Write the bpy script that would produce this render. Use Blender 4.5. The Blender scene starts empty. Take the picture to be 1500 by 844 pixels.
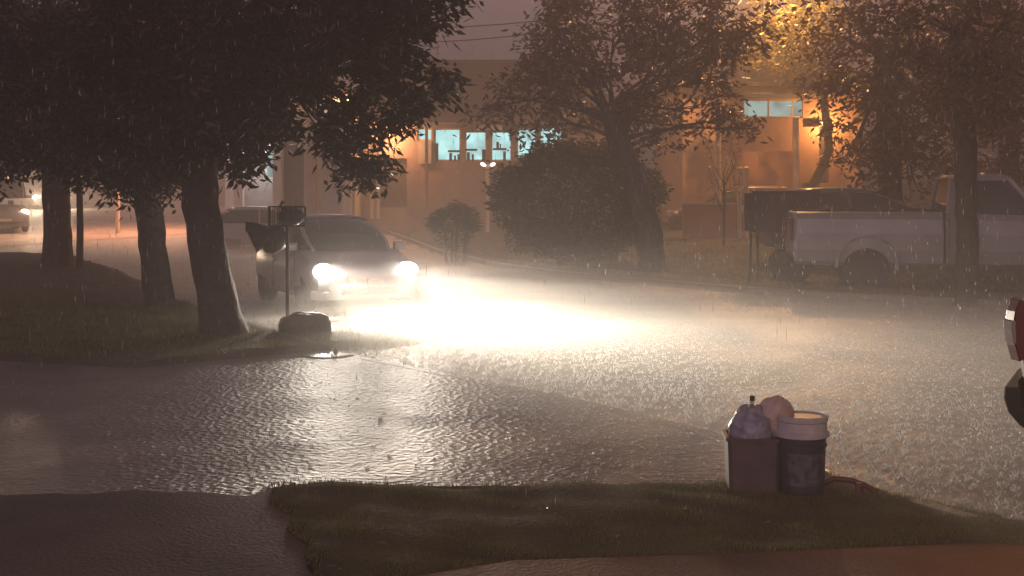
import bpy, bmesh, math, random
import numpy as np
from mathutils import Vector, Matrix
R = math.radians
rnd = random.Random(7)
rng = np.random.default_rng(7)
S = bpy.context.scene
COL = S.collection

# ------------------------------------------------------------------ camera, world, exposure
F, HOR, CH = 1900.0, 285.0, 1.83
cam = bpy.data.objects.new('camera', bpy.data.cameras.new('camera'))
COL.objects.link(cam)
cam.location = (0, 0, CH)
cam.rotation_euler = (R(90), 0, 0)
cam.data.sensor_width = 36
cam.data.lens = 36 * F / 1500
cam.data.shift_y = -(422 - HOR) / 1500
cam.data.clip_end = 3000
cam.data.clip_start = .05
S.camera = cam

w = bpy.data.worlds.new('World'); S.world = w; w.use_nodes = True
nt = w.node_tree; nt.nodes.clear()
sky = nt.nodes.new('ShaderNodeTexSky'); sky.sky_type = 'NISHITA'; sky.sun_disc = False
sky.sun_elevation = R(3); sky.sun_rotation = R(200); sky.dust_density = 4
hsv = nt.nodes.new('ShaderNodeHueSaturation'); hsv.inputs['Saturation'].default_value = .10
mul = nt.nodes.new('ShaderNodeMix'); mul.data_type = 'RGBA'; mul.blend_type = 'MULTIPLY'; mul.inputs[0].default_value = 1
mul.inputs[7].default_value = (1.0, .70, .84, 1)
bg = nt.nodes.new('ShaderNodeBackground'); bg.inputs['Strength'].default_value = .165
wo = nt.nodes.new('ShaderNodeOutputWorld')
nt.links.new(sky.outputs[0], hsv.inputs['Color']); nt.links.new(hsv.outputs[0], mul.inputs[6])
nt.links.new(mul.outputs[2], bg.inputs[0]); nt.links.new(bg.outputs[0], wo.inputs[0])

sl = bpy.data.lights.new('night_sky_glow', 'SUN'); sl.energy = .02; sl.angle = R(40); sl.color = (1, .85, .8)
so = bpy.data.objects.new('night_sky_glow', sl); COL.objects.link(so); so.rotation_euler = (R(20), 0, R(20))

S.view_settings.view_transform = 'Standard'
S.view_settings.look = 'None'
S.view_settings.gamma = 1
S.view_settings.use_curve_mapping = False
S.view_settings.exposure = 0
S.cycles.use_denoising = True
S.cycles.max_bounces = 5
S.cycles.volume_bounces = 0
S.cycles.transparent_max_bounces = 16
S.cycles.sample_clamp_indirect = 3
S.cycles.sample_clamp_direct = 14

HEAD_W = 5600      # main headlights
HAZE = .011

# ------------------------------------------------------------------ materials
def mat(name, col, rough=.5, metal=0, noise=None, scale=8, bump=0, bscale=None, emis=None, es=0, trans=0, ior=1.45, spec=.5, coat=0):
    m = bpy.data.materials.new(name); m.use_nodes = True
    n = m.node_tree.nodes; l = m.node_tree.links; p = n['Principled BSDF']
    p.inputs['Base Color'].default_value = (*col, 1)
    p.inputs['Roughness'].default_value = rough
    p.inputs['Metallic'].default_value = metal
    p.inputs['IOR'].default_value = ior
    p.inputs['Specular IOR Level'].default_value = spec
    p.inputs['Transmission Weight'].default_value = trans
    p.inputs['Coat Weight'].default_value = coat
    tc = n.new('ShaderNodeTexCoord')
    if noise:
        t = n.new('ShaderNodeTexNoise'); t.inputs['Scale'].default_value = scale; t.inputs['Detail'].default_value = 6
        r = n.new('ShaderNodeValToRGB')
        r.color_ramp.elements[0].color = (*noise, 1); r.color_ramp.elements[1].color = (*col, 1)
        r.color_ramp.elements[0].position = .35; r.color_ramp.elements[1].position = .65
        l.new(tc.outputs['Object'], t.inputs['Vector']); l.new(t.outputs[0], r.inputs[0]); l.new(r.outputs[0], p.inputs['Base Color'])
    if bump:
        t2 = n.new('ShaderNodeTexNoise'); t2.inputs['Scale'].default_value = bscale or scale; t2.inputs['Detail'].default_value = 4
        b = n.new('ShaderNodeBump'); b.inputs['Strength'].default_value = bump; b.inputs['Distance'].default_value = .02
        l.new(tc.outputs['Object'], t2.inputs['Vector']); l.new(t2.outputs[0], b.inputs['Height']); l.new(b.outputs[0], p.inputs['Normal'])
    if emis:
        p.inputs['Emission Color'].default_value = (*emis, 1); p.inputs['Emission Strength'].default_value = es
    return m

def wet(name, c1, c2, r0=.1, r1=.35, rip=1.0, sc=14):
    """pavement under a film of rain water: rippled, glossy"""
    m = mat(name, c1, .2, ior=1.33, spec=.6)
    n = m.node_tree.nodes; l = m.node_tree.links; p = n['Principled BSDF']
    tc = n.new('ShaderNodeTexCoord')
    big = n.new('ShaderNodeTexNoise'); big.inputs['Scale'].default_value = .9; big.inputs['Detail'].default_value = 8
    cr = n.new('ShaderNodeValToRGB'); cr.color_ramp.elements[0].color = (*c1, 1); cr.color_ramp.elements[1].color = (*c2, 1)
    cr.color_ramp.elements[0].position = .35; cr.color_ramp.elements[1].position = .68
    l.new(tc.outputs['Object'], big.inputs['Vector']); l.new(big.outputs[0], cr.inputs[0]); l.new(cr.outputs[0], p.inputs['Base Color'])
    mr = n.new('ShaderNodeMapRange'); mr.inputs['From Min'].default_value = .35; mr.inputs['From Max'].default_value = .65
    mr.inputs['To Min'].default_value = r0; mr.inputs['To Max'].default_value = r1
    l.new(big.outputs[0], mr.inputs['Value']); l.new(mr.outputs[0], p.inputs['Roughness'])
    v = n.new('ShaderNodeTexVoronoi'); v.feature = 'SMOOTH_F1'; v.inputs['Scale'].default_value = sc; v.inputs['Smoothness'].default_value = .6
    ns = n.new('ShaderNodeTexNoise'); ns.inputs['Scale'].default_value = sc * 1.7; ns.inputs['Detail'].default_value = 5
    ad = n.new('ShaderNodeMath'); ad.operation = 'MULTIPLY_ADD'; ad.inputs[1].default_value = .8
    l.new(tc.outputs['Object'], v.inputs['Vector']); l.new(tc.outputs['Object'], ns.inputs['Vector'])
    l.new(ns.outputs[0], ad.inputs[0]); l.new(v.outputs['Distance'], ad.inputs[2])
    b = n.new('ShaderNodeBump'); b.inputs['Strength'].default_value = rip; b.inputs['Distance'].default_value = .02
    l.new(ad.outputs[0], b.inputs['Height']); l.new(b.outputs[0], p.inputs['Normal'])
    return m

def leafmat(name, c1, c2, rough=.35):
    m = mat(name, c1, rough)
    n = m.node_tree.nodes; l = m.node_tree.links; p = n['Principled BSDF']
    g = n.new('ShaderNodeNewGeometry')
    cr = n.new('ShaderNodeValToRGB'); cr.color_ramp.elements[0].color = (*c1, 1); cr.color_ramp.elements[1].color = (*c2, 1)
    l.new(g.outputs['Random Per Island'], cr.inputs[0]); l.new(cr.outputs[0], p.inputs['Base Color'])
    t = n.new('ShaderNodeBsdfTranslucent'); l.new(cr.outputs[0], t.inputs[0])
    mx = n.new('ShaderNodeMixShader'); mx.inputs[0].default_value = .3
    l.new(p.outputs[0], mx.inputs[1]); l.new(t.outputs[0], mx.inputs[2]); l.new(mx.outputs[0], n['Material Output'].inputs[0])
    return m

def emit(name, col, s):
    m = bpy.data.materials.new(name); m.use_nodes = True; n = m.node_tree.nodes; n.clear()
    e = n.new('ShaderNodeEmission'); e.inputs[0].default_value = (*col, 1); e.inputs[1].default_value = s
    if 'window' in name:   # curtains and room light are uneven
        tc = n.new('ShaderNodeTexCoord'); t = n.new('ShaderNodeTexNoise'); t.inputs['Scale'].default_value = 1.6; r_ = n.new('ShaderNodeValToRGB')
        r_.color_ramp.elements[0].color = (*[c * .55 for c in col], 1); r_.color_ramp.elements[1].color = (*[min(1, c * 1.2) for c in col], 1)
        r_.color_ramp.elements[0].position = .3; r_.color_ramp.elements[1].position = .6
        m.node_tree.links.new(tc.outputs['Object'], t.inputs[0]); m.node_tree.links.new(t.outputs[0], r_.inputs[0]); m.node_tree.links.new(r_.outputs[0], e.inputs[0])
    o = n.new('ShaderNodeOutputMaterial'); m.node_tree.links.new(e.outputs[0], o.inputs[0])
    return m

def volmat(name, col, dens, aniso):
    m = bpy.data.materials.new(name); m.use_nodes = True; n = m.node_tree.nodes; n.clear()
    v = n.new('ShaderNodeVolumePrincipled'); v.inputs['Color'].default_value = (*col, 1)
    m.cycles.volume_sampling = 'EQUIANGULAR'; v.inputs['Density'].default_value = dens; v.inputs['Anisotropy'].default_value = aniso
    o = n.new('ShaderNodeOutputMaterial'); m.node_tree.links.new(v.outputs[0], o.inputs['Volume'])
    return m

def sidingmat(name, c1, c2, sz):
    m = mat(name, c1, .6, noise=c2, scale=2.5, bump=.2, bscale=30)
    return m

def brickmat(name, c1, c2, mortar):
    m = mat(name, c1, .7)
    n = m.node_tree.nodes; l = m.node_tree.links; p = n['Principled BSDF']
    tc = n.new('ShaderNodeTexCoord'); mp = n.new('ShaderNodeMapping'); mp.inputs['Rotation'].default_value = (R(90), 0, 0)
    b = n.new('ShaderNodeTexBrick'); b.inputs['Scale'].default_value = 4
    b.inputs['Color1'].default_value = (*c1, 1); b.inputs['Color2'].default_value = (*c2, 1); b.inputs['Mortar'].default_value = (*mortar, 1)
    l.new(tc.outputs['Object'], mp.inputs[0]); l.new(mp.outputs[0], b.inputs[0]); l.new(b.outputs[0], p.inputs['Base Color'])
    return m

M = dict(
    soil=mat('wet_soil_and_turf', (.075, .065, .035), .9, noise=(.045, .042, .022), scale=3, bump=.8, bscale=25),
    road=wet('flooded_asphalt', (.40, .35, .30), (.26, .225, .19), .38, .55, .6, 16),
    drive=wet('wet_concrete', (.24, .20, .18), (.15, .125, .115), .36, .54, 1.3, 19),
    foot=wet('wet_dark_paving', (.10, .062, .055), (.06, .04, .038), .7, .85, .35, 40),
    path=wet('wet_brick_paving', (.17, .09, .05), (.10, .055, .035), .65, .8, .35, 40),
    kerb=mat('kerb_concrete', (.2, .17, .14), .35, noise=(.12, .1, .08), scale=5, bump=.4, bscale=20),
    grass=leafmat('grass_blades', (.12, .135, .035), (.21, .18, .06), .5),
    bark=mat('wet_bark', (.06, .045, .035), .7, noise=(.022, .017, .014), scale=9, bump=1, bscale=22),
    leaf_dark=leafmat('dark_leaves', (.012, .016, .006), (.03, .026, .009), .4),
    leaf_brown=leafmat('olive_leaves', (.11, .07, .038), (.18, .105, .06), .45),
    leaf_gold=leafmat('gold_leaves', (.10, .09, .02), (.16, .12, .03), .35),
    bush=leafmat('bush_leaves', (.045, .055, .02), (.08, .075, .03), .5),
    silver=mat('silver_paint', (.30, .30, .33), .3, .3, coat=.5),
    white=mat('white_paint', (.27, .27, .275), .35, coat=.3, noise=(.20, .195, .20), scale=1.5),
    dark_paint=mat('black_paint', (.008, .007, .009), .4, coat=.15),
    grey_paint=mat('grey_paint', (.12, .12, .13), .35, coat=.3),
    trailer_paint=mat('dark_trailer_paint', (.05, .045, .05), .5, noise=(.03, .028, .03), scale=6),
    brown_paint=mat('maroon_paint', (.10, .05, .045), .35, coat=.3),
    glass=mat('dark_car_glass', (.03, .033, .04), .08, spec=.7),
    rubber=mat('tyre_rubber', (.02, .02, .02), .8, bump=.4, bscale=40),
    rim=mat('wheel_rim', (.22, .22, .23), .35, .6),
    chrome=mat('chrome', (.6, .6, .6), .15, 1),
    plastic=mat('black_plastic', (.015, .015, .015), .65),
    red=mat('red_lens', (.08, .006, .006), .25, coat=.2),
    lampglass=mat('clear_lens', (.25, .22, .21), .1, coat=1),
    lens=emit('headlight_lens', (1, .93, .74), 60),
    lens_far=emit('far_headlight_lens', (1, .80, .52), 60),
    amber=emit('amber_marker', (1, .45, .2), 6),
    sodium=emit('sodium_lamp', (1, .5, .15), 25),
    whitelamp=emit('white_lamp', (1, .9, .8), 6),
    cyan=emit('lit_cyan_window', (.36, .68, .68), 1.8),
    cyan_dim=emit('lit_dim_cyan_window', (.24, .42, .41), 1.1),
    pale=emit('lit_pale_window', (.50, .50, .50), 1.0),
    wall_grey=sidingmat('pale_render', (.42, .38, .35), (.33, .3, .28), 1),
    wall_brown=sidingmat('brown_render', (.26, .19, .16), (.2, .15, .13), 1),
    wall_orange=sidingmat('ochre_render', (.45, .27, .16), (.36, .21, .12), 1),
    brick=brickmat('red_brick', (.32, .12, .07), (.25, .10, .06), (.25, .2, .17)),
    roof=mat('brown_roof_tiles', (.10, .075, .06), .6, noise=(.07, .05, .042), scale=5, bump=.7, bscale=12),
    trim=mat('pale_trim', (.5, .44, .37), .5),
    rust=mat('rusty_iron', (.07, .04, .03), .6, noise=(.035, .025, .02), scale=20, bump=.3, bscale=50),
    bag=mat('black_bag_plastic', (.06, .06, .05), .3, bump=.6, bscale=25),
    bag_green=mat('grey_green_bag_plastic', (.11, .12, .09), .35, noise=(.07, .075, .06), scale=10, bump=.6, bscale=25),
    bag_blue=mat('blue_white_bag', (.10, .12, .22), .3, noise=(.32, .30, .33), scale=16, bump=.5, bscale=30),
    bag_pink=mat('pale_pink_bag', (.58, .48, .43), .4, noise=(.40, .29, .25), scale=7, bump=.4, bscale=18),
    bin=mat('maroon_grey_plastic', (.09, .06, .062), .45, noise=(.06, .045, .05), scale=8),
    pail=mat('dark_grey_pail', (.055, .055, .065), .4, noise=(.035, .035, .042), scale=12),
    lid=mat('pale_lid_plastic', (.48, .46, .46), .4, noise=(.38, .36, .36), scale=12),
    label=mat('worn_label', (.12, .12, .14), .5, noise=(.04, .04, .05), scale=22),
    hose=mat('red_brown_hose', (.10, .035, .02), .45),
    rock=mat('muddy_rock', (.07, .055, .04), .6, noise=(.035, .028, .02), scale=9, bump=1, bscale=14),
    wood=mat('weathered_post', (.07, .05, .04), .7, noise=(.04, .03, .025), scale=10, bump=.5, bscale=20),
    pole=mat('pale_pole', (.62, .5, .38), .6, noise=(.5, .4, .3), scale=6),
    dryleaf=mat('fallen_leaf', (.35, .27, .18), .35),
    spray=None, water=mat('rain_water', (.62, .60, .58), .15, ior=1.33, trans=.25, spec=1),
    puddle=mat('puddle_water', (.08, .07, .06), .15, ior=1.33, spec=1, bump=.15, bscale=8),
)

def splashmat():
    """broken white water: passes light on from behind and glints"""
    m = bpy.data.materials.new('splash_water'); m.use_nodes = True; n = m.node_tree.nodes; l = m.node_tree.links; n.clear()
    t = n.new('ShaderNodeBsdfTranslucent'); t.inputs[0].default_value = (.8, .78, .75, 1)
    g = n.new('ShaderNodeBsdfGlossy'); g.inputs[0].default_value = (.8, .8, .8, 1); g.inputs['Roughness'].default_value = .25
    tr = n.new('ShaderNodeBsdfTransparent')
    a = n.new('ShaderNodeMixShader'); a.inputs[0].default_value = .25; b = n.new('ShaderNodeMixShader'); b.inputs[0].default_value = .35
    l.new(t.outputs[0], a.inputs[1]); l.new(g.outputs[0], a.inputs[2]); l.new(a.outputs[0], b.inputs[1]); l.new(tr.outputs[0], b.inputs[2])
    o = n.new('ShaderNodeOutputMaterial'); l.new(b.outputs[0], o.inputs[0]); return m
M['spray'] = splashmat()

# ------------------------------------------------------------------ helpers
def W(px, py, d):
    return Vector(((px - 750) / F * d, d, CH - (py - HOR) / F * d))

class MB:
    def __init__(s): s.v = []; s.f = []
    def add(s, vs, fs):
        o = len(s.v); s.v += [tuple(v) for v in vs]; s.f += [tuple(i + o for i in f) for f in fs]; return s
    def box(s, c, size, rot=None):
        x, y, z = [k / 2 for k in size]
        vs = [Vector((a * x, b * y, e * z)) for a in (-1, 1) for b in (-1, 1) for e in (-1, 1)]
        if rot: vs = [rot @ v for v in vs]
        vs = [v + Vector(c) for v in vs]
        return s.add(vs, [(0, 1, 3, 2), (4, 6, 7, 5), (0, 4, 5, 1), (2, 3, 7, 6), (0, 2, 6, 4), (1, 5, 7, 3)])
    def b2(s, x0, x1, y0, y1, z0, z1):
        return s.box(((x0 + x1) / 2, (y0 + y1) / 2, (z0 + z1) / 2), (abs(x1 - x0), abs(y1 - y0), abs(z1 - z0)))
    def rings(s, rs, cap=True, closed=True):
        n = len(rs[0]); o = len(s.v)
        for r in rs: s.v += [tuple(p) for p in r]
        for i in range(len(rs) - 1):
            for k in range(n if closed else n - 1):
                a = o + i * n + k; b = o + i * n + (k + 1) % n
                s.f.append((a, b, b + n, a + n))
        if cap:
            s.f.append(tuple(o + k for k in range(n))[::-1]); s.f.append(tuple(o + (len(rs) - 1) * n + k for k in range(n)))
        return s
    def tube(s, pts, rad, n=8, cap=True, wob=0, ridge=0):
        pts = [Vector(p) for p in pts]
        if not hasattr(rad, '__len__'): rad = [rad] * len(pts)
        rs = []; up = Vector((0, 0, 1))
        for i, p in enumerate(pts):
            t = (pts[min(i + 1, len(pts) - 1)] - pts[max(i - 1, 0)]).normalized()
            ref = Vector((0, 1, 0)) if abs(t.z) > .7 else up
            a = t.cross(ref).normalized(); b = t.cross(a)
            rs.append([p + (a * math.cos(k * 2 * math.pi / n) + b * math.sin(k * 2 * math.pi / n)) * rad[i] * (1 + (rnd.uniform(-wob, wob) if wob else 0) + ridge * math.sin(k * 5 * math.pi / 4 + i * .35) * (1 if k % 2 else .4)) for k in range(n)])
        return s.rings(rs, cap)
    def lathe(s, prof, c=(0, 0, 0), axis='z', n=24):
        rs = []
        for r, h in prof:
            ring = []
            for k in range(n):
                a = k * 2 * math.pi / n; u, v = r * math.cos(a), r * math.sin(a)
                q = {'z': (u, v, h), 'y': (u, h, v), 'x': (h, u, v)}[axis]
                ring.append(Vector(c) + Vector(q))
            rs.append(ring)
        return s.rings(rs, True)
    def ell(s, c, r, nu=12, nv=8, rot=None, lump=0, rr=None):
        rs = []; q = rr or rnd
        for j in range(nv + 1):
            th = math.pi * j / nv; th = min(max(th, .02), math.pi - .02)
            ring = []
            for k in range(nu):
                a = 2 * math.pi * k / nu; m_ = 1 + q.uniform(-lump, lump)
                p = Vector((r[0] * math.sin(th) * math.cos(a), r[1] * math.sin(th) * math.sin(a), r[2] * math.cos(th))) * m_
                if rot: p = rot @ p
                ring.append(Vector(c) + p)
            rs.append(ring)
        return s.rings(rs, True)
    def build(s, name, m, parent=None, smooth=False, bevel=0, sub=0):
        me = bpy.data.meshes.new(name); me.from_pydata(s.v, [], s.f)
        bm = bmesh.new(); bm.from_mesh(me); bmesh.ops.recalc_face_normals(bm, faces=bm.faces[:]); bm.to_mesh(me); bm.free()
        return link(name, me, m, parent, smooth, bevel, sub)

def link(name, me, m, parent=None, smooth=False, bevel=0, sub=0):
    o = bpy.data.objects.new(name, me); COL.objects.link(o); me.materials.append(m)
    if smooth: me.polygons.foreach_set('use_smooth', [True] * len(me.polygons))
    if parent: o.parent = parent
    if bevel:
        b = o.modifiers.new('b', 'BEVEL'); b.width = bevel; b.segments = 2; b.limit_method = 'ANGLE'
    if sub:
        b = o.modifiers.new('s', 'SUBSURF'); b.levels = b.render_levels = sub
    return o

def tag(o, label=None, cat=None, group=None, kind=None):
    for k, v in (('label', label), ('category', cat), ('group', group), ('kind', kind)):
        if v: o[k] = v
    return o

def empty(name, loc, rz=0, label=None, cat=None, group=None):
    o = bpy.data.objects.new(name, None); COL.objects.link(o); o.location = loc; o.rotation_euler = (0, 0, rz)
    return tag(o, label, cat, group)

def raw_mesh(name, verts, loops, counts):
    """fast mesh from numpy; every face has the same vertex count `counts`"""
    me = bpy.data.meshes.new(name); nf = len(loops) // counts
    me.vertices.add(len(verts)); me.vertices.foreach_set('co', np.ascontiguousarray(verts, dtype=np.float32).ravel())
    me.loops.add(len(loops)); me.loops.foreach_set('vertex_index', np.ascontiguousarray(loops, dtype=np.int32))
    me.polygons.add(nf); me.polygons.foreach_set('loop_start', np.arange(0, nf * counts, counts, dtype=np.int32))
    me.update(calc_edges=True); me.validate()
    return me

def boolean_cut(o, cutters):
    """cut wheel arches for good, then drop the cutters"""
    for mb in cutters:
        c = mb.build('cutter', M['plastic'])
        md = o.modifiers.new('cut', 'BOOLEAN'); md.operation = 'DIFFERENCE'; md.object = c; md.solver = 'EXACT'
        bpy.context.view_layer.update()
        me = bpy.data.meshes.new_from_object(o.evaluated_get(bpy.context.evaluated_depsgraph_get()))
        o.modifiers.remove(md); o.data = me; bpy.data.objects.remove(c)

def light(kind, parent, loc, energy, col, rot=None, **kw):
    l = bpy.data.lights.new('light', kind); l.energy = energy; l.color = col
    for k, v in kw.items(): setattr(l, k, v)
    o = bpy.data.objects.new('light', l); COL.objects.link(o)
    if parent: o.parent = parent
    o.location = loc
    if rot is not None: o.rotation_euler = rot
    return o

# ------------------------------------------------------------------ ground plan
NEAR = [(60, -16), (30, -3), (8, 5.5), (3.2, 6.7), (2.45, 7.2), (2.0, 8.3), (1.44, 9.8), (.59, 11.2), (-.8, 13.1), (-2.1, 14.8), (-3.5, 17.3), (-5.4, 21), (-8.5, 27.8), (-15, 37), (-26, 55), (-44, 85), (-75, 130)]
FAR = [(60, -2), (30, 9), (14, 16.5), (8.5, 20.5), (5.1, 23), (2.8, 26), (0, 31), (-2.2, 40), (-6, 55), (-14, 75), (-30, 105), (-60, 145)]
def resample(P, n):
    P = np.array(P, float)
    # light corner cutting
    for _ in range(2):
        Q = [P[0]]
        for a, b in zip(P[:-1], P[1:]): Q += [a * .75 + b * .25, a * .25 + b * .75]
        Q.append(P[-1]); P = np.array(Q)
    s = np.r_[0, np.cumsum(np.hypot(*np.diff(P, axis=0).T))]
    t = np.linspace(0, s[-1], n)
    return np.c_[np.interp(t, s, P[:, 0]), np.interp(t, s, P[:, 1])]
NS = resample(NEAR, 160); FS = resample(FAR, 160)
ROAD = np.vstack([NS, FS[::-1]])
DRIVE = np.array([(-2.2, 14.95), (-.8, 13.1), (.59, 11.2), (1.44, 9.85), (1.85, 8.75), (1.75, 8.05), (-1.46, 7.95), (-1.6, 7.4), (-16, 7.3), (-16, 14.2), (-5.6, 14.05), (-3.9, 13.4), (-3.0, 14.2)])
FOOT = np.array([(-16, 7.62)] + [(x_, 7.76 + .05 * math.sin(x_ * 5) + .03 * math.sin(x_ * 13)) for x_ in np.arange(-6, -1.5, .12)] + [(-1.46, 7.9), (-1.40, 7.5), (-1.24, 7.2), (-1.2, 6.9), (-1.05, 6.6), (-.98, 6.2), (-.86, 5.9), (-.4, 3), (-16, 3)])
PATH = np.array([(-.84, 5.80), (0, 6.28), (1.2, 6.42), (2.35, 6.6), (2.6, 6.55), (5.5, 5.75), (5.5, 2), (-.3, 2)])

def pip(P, x, y):
    x = np.asarray(x, float); y = np.asarray(y, float); ins = np.zeros(x.shape, bool)
    x1, y1 = P[:, 0], P[:, 1]; x2, y2 = np.roll(x1, -1), np.roll(y1, -1)
    for a, b, c, d in zip(x1, y1, x2, y2):
        if b == d: continue
        m = ((b > y) != (d > y)) & (x < (c - a) * (y - b) / (d - b) + a); ins ^= m
    return ins
def pdist(P, x, y, closed=True):
    x = np.asarray(x, float); y = np.asarray(y, float); best = np.full(x.shape, 1e9)
    Q = np.roll(P, -1, axis=0) if closed else P[1:]; A = P if closed else P[:-1]
    for (a, b), (c, d) in zip(A, Q):
        L = (c - a) ** 2 + (d - b) ** 2
        if L < 1e-12: continue
        t = np.clip(((x - a) * (c - a) + (y - b) * (d - b)) / L, 0, 1)
        best = np.minimum(best, np.hypot(x - a - t * (c - a), y - b - t * (d - b)))
    return best
def rz(y): return .03 * np.maximum(0, np.minimum(np.asarray(y, float), 130) - 40)
def sm(t): t = np.clip(t, 0, 1); return t * t * (3 - 2 * t)
def height(x, y):
    x = np.asarray(x, float); y = np.asarray(y, float)
    dn = pdist(NS, x, y, False); df = pdist(FS, x, y, False); dr = np.minimum(dn, df)
    far = df < dn
    lump = .018 * np.sin(x * 3.1 + 1.3 * np.sin(y * 2.2)) * np.sin(y * 2.7 + x) + .010 * np.sin(x * 9 + y * 5) * np.sin(y * 8 - x * 4)
    zf = .12 + .07 * np.minimum(df, 5) + .04 * np.clip(df - 5, 0, 22) + lump
    zn = .10 + lump + .36 * np.exp(-(((x + 12.5) / 6) ** 2 + ((y - 29) / 7) ** 2)) 
    zn = np.where(y < 9, zn - .045, zn)
    # the near grass meets the rock with a small tongue
    z = np.where(far, zf, zn) + rz(y)
    inroad = pip(ROAD, x, y)
    z = np.where(inroad, rz(y) - .08, z)
    for P, zz in ((DRIVE, -.06), (FOOT, -.04), (PATH, -.04)):
        z = np.where(pip(P, x, y), zz, z)
    return z
def gz(x, y): return float(height(np.array([x]), np.array([y]))[0])

def axis_coords(lo, hi, fine, ext, g=1.16):
    c = list(np.arange(lo, hi + 1e-6, fine)); st = fine
    while c[-1] < ext[1]: st *= g; c.append(c[-1] + st)
    st = fine; c = c[::-1]
    while c[-1] > ext[0]: st *= g; c.append(c[-1] - st)
    return np.array(c[::-1])
def grid_mesh(name, X, Y, Zf):
    gx, gy = np.meshgrid(X, Y); z = Zf(gx.ravel(), gy.ravel())
    v = np.c_[gx.ravel(), gy.ravel(), z]; nx = len(X); ny = len(Y)
    i = (np.arange(ny - 1)[:, None] * nx + np.arange(nx - 1)[None]).ravel()
    return raw_mesh(name, v, np.c_[i, i + 1, i + nx + 1, i + nx].ravel(), 4)
gX = axis_coords(-8, 8, .1, (-900, 900)); gY = axis_coords(5.6, 30, .1, (-900, 1500))
o = link('ground', grid_mesh('ground', gX, gY, height), M['soil'], smooth=True); tag(o, kind='structure')

# road sheet
NC = 40
t = np.linspace(0, 1, NC); P = NS[:, None, :] * (1 - t)[None, :, None] + FS[:, None, :] * t[None, :, None]
P = P.reshape(-1, 2); camber = .03 * np.sin(np.pi * np.tile(t, len(NS)))
i = (np.arange(len(NS) - 1)[:, None] * NC + np.arange(NC - 1)[None]).ravel()
me = raw_mesh('road', np.c_[P, rz(P[:, 1]) + camber], np.c_[i, i + 1, i + NC + 1, i + NC].ravel(), 4)
tag(link('road', me, M['road'], smooth=True), kind='structure')

def poly_sheet(name, P, z, m):
    mb = MB(); n = len(P)
    mb.add([(x, y, z) for x, y in P] + [(x, y, z - .15) for x, y in P], [tuple(range(n))] + [(k, (k + 1) % n, (k + 1) % n + n, k + n) for k in range(n)])
    return tag(mb.build(name, m), kind='structure')
poly_sheet('driveway', DRIVE, .035, M['drive'])
poly_sheet('footpath', FOOT, .045, M['foot'])
poly_sheet('path', PATH, .058, M['path'])

def strip(P, wd, h, name, m, z0=-.1):
    P = [Vector((x, y, 0)) for x, y in P]; rs = []
    for k, p in enumerate(P):
        tn = (P[min(k + 1, len(P) - 1)] - P[max(k - 1, 0)]).normalized(); nn = Vector((-tn.y, tn.x, 0)) * wd / 2
        b = float(rz(p.y)); hz = Vector((0, 0, 1))
        rs.append([p - nn + hz * (b + z0), p - nn + hz * (b + h - .015), p - nn * .8 + hz * (b + h), p + nn * .8 + hz * (b + h), p + nn + hz * (b + h - .015), p + nn + hz * (b + z0)])
    return tag(MB().rings(rs).build(name, m), kind='structure')
strip([p for p in FS if -50 < p[1] < 110 and p[0] < 30], .14, .125, 'kerb', M['kerb'])
k0 = [p for p in NS if p[1] > 14.9 and p[1] < 90]; strip(k0, .13, .10, 'kerb', M['kerb'])
strip([(1.82, 8.7), (2.0, 8.3), (2.2, 7.8), (2.47, 7.25), (2.6, 7.0)], .12, .06, 'kerb', M['kerb'])
# shallow lip where the drive meets the gutter
strip([(-2.1, 14.85), (-.8, 13.13), (.59, 11.24), (1.44, 9.84), (1.82, 8.75)], .16, .038, 'gutter', M['drive'])

# ------------------------------------------------------------------ haze and spray
def hazebox(name, x0, x1, y0, y1, z0, z1, m):
    return tag(MB().b2(x0, x1, y0, y1, z0, z1).build(name, m), kind='stuff')
hz_mat = volmat('rain_haze', (1, .90, .86), HAZE, .35)
hz = hazebox('haze', -78, 78, -12, 150, -1.2, 17, hz_mat)

def mist(name, h, dens):
    rows = [k for k in range(len(NS)) if NS[k][1] < 42 and NS[k][0] < 14]
    T = np.linspace(0, 1, 15); top = []; bot = []
    for ri, k in enumerate(rows):
        e = min(1, min(ri, len(rows) - 1 - ri) / 6)
        for tt in T:
            a = NS[k] + (NS[k] - FS[k]) * .10
            p = a * (1 - tt) + FS[k] * tt
            hh = h * (math.sin(math.pi * tt) ** .5) * e if 0 < tt < 1 else 0
            top.append((p[0], p[1], float(rz(p[1])) + .055 + max(hh, .004))); bot.append((p[0], p[1], -.02))
    n = len(T); m_ = len(rows); v = top + bot; o_ = len(top); f = []
    for a in range(m_ - 1):
        for b in range(n - 1):
            q = a * n + b; f.append((q, q + 1, q + n + 1, q + n)); q += o_; f.append((q, q + n, q + n + 1, q + 1))
    for b in range(n - 1):
        f.append((b, b + o_, b + 1 + o_, b + 1)); q = (m_ - 1) * n + b; f.append((q, q + 1, q + 1 + o_, q + o_))
    for a in range(m_ - 1):
        q = a * n; f.append((q, q + n, q + n + o_, q + o_)); q = a * n + n - 1; f.append((q, q + o_, q + n + o_, q + n))
    return tag(MB().add(v, f).build(name, volmat(name, (1, .96, .9), dens, .45)), kind='stuff')
_d = [(x_, y_) for x_, y_ in DRIVE]; _n = len(_d)
tag(MB().add([(x_, y_, .04) for x_, y_ in _d] + [(x_ * .985, 11 + (y_ - 11) * .97, .30) for x_, y_ in _d], [tuple(range(_n))[::-1], tuple(range(_n, 2 * _n))] + [(k, (k + 1) % _n, (k + 1) % _n + _n, k + _n) for k in range(_n)]).build('spray_mist', volmat('drive_mist', (1, .93, .92), .03, .35)), kind='stuff')
mist('spray_mist', .2, .12)
mist('spray_mist', .55, .035)

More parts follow.
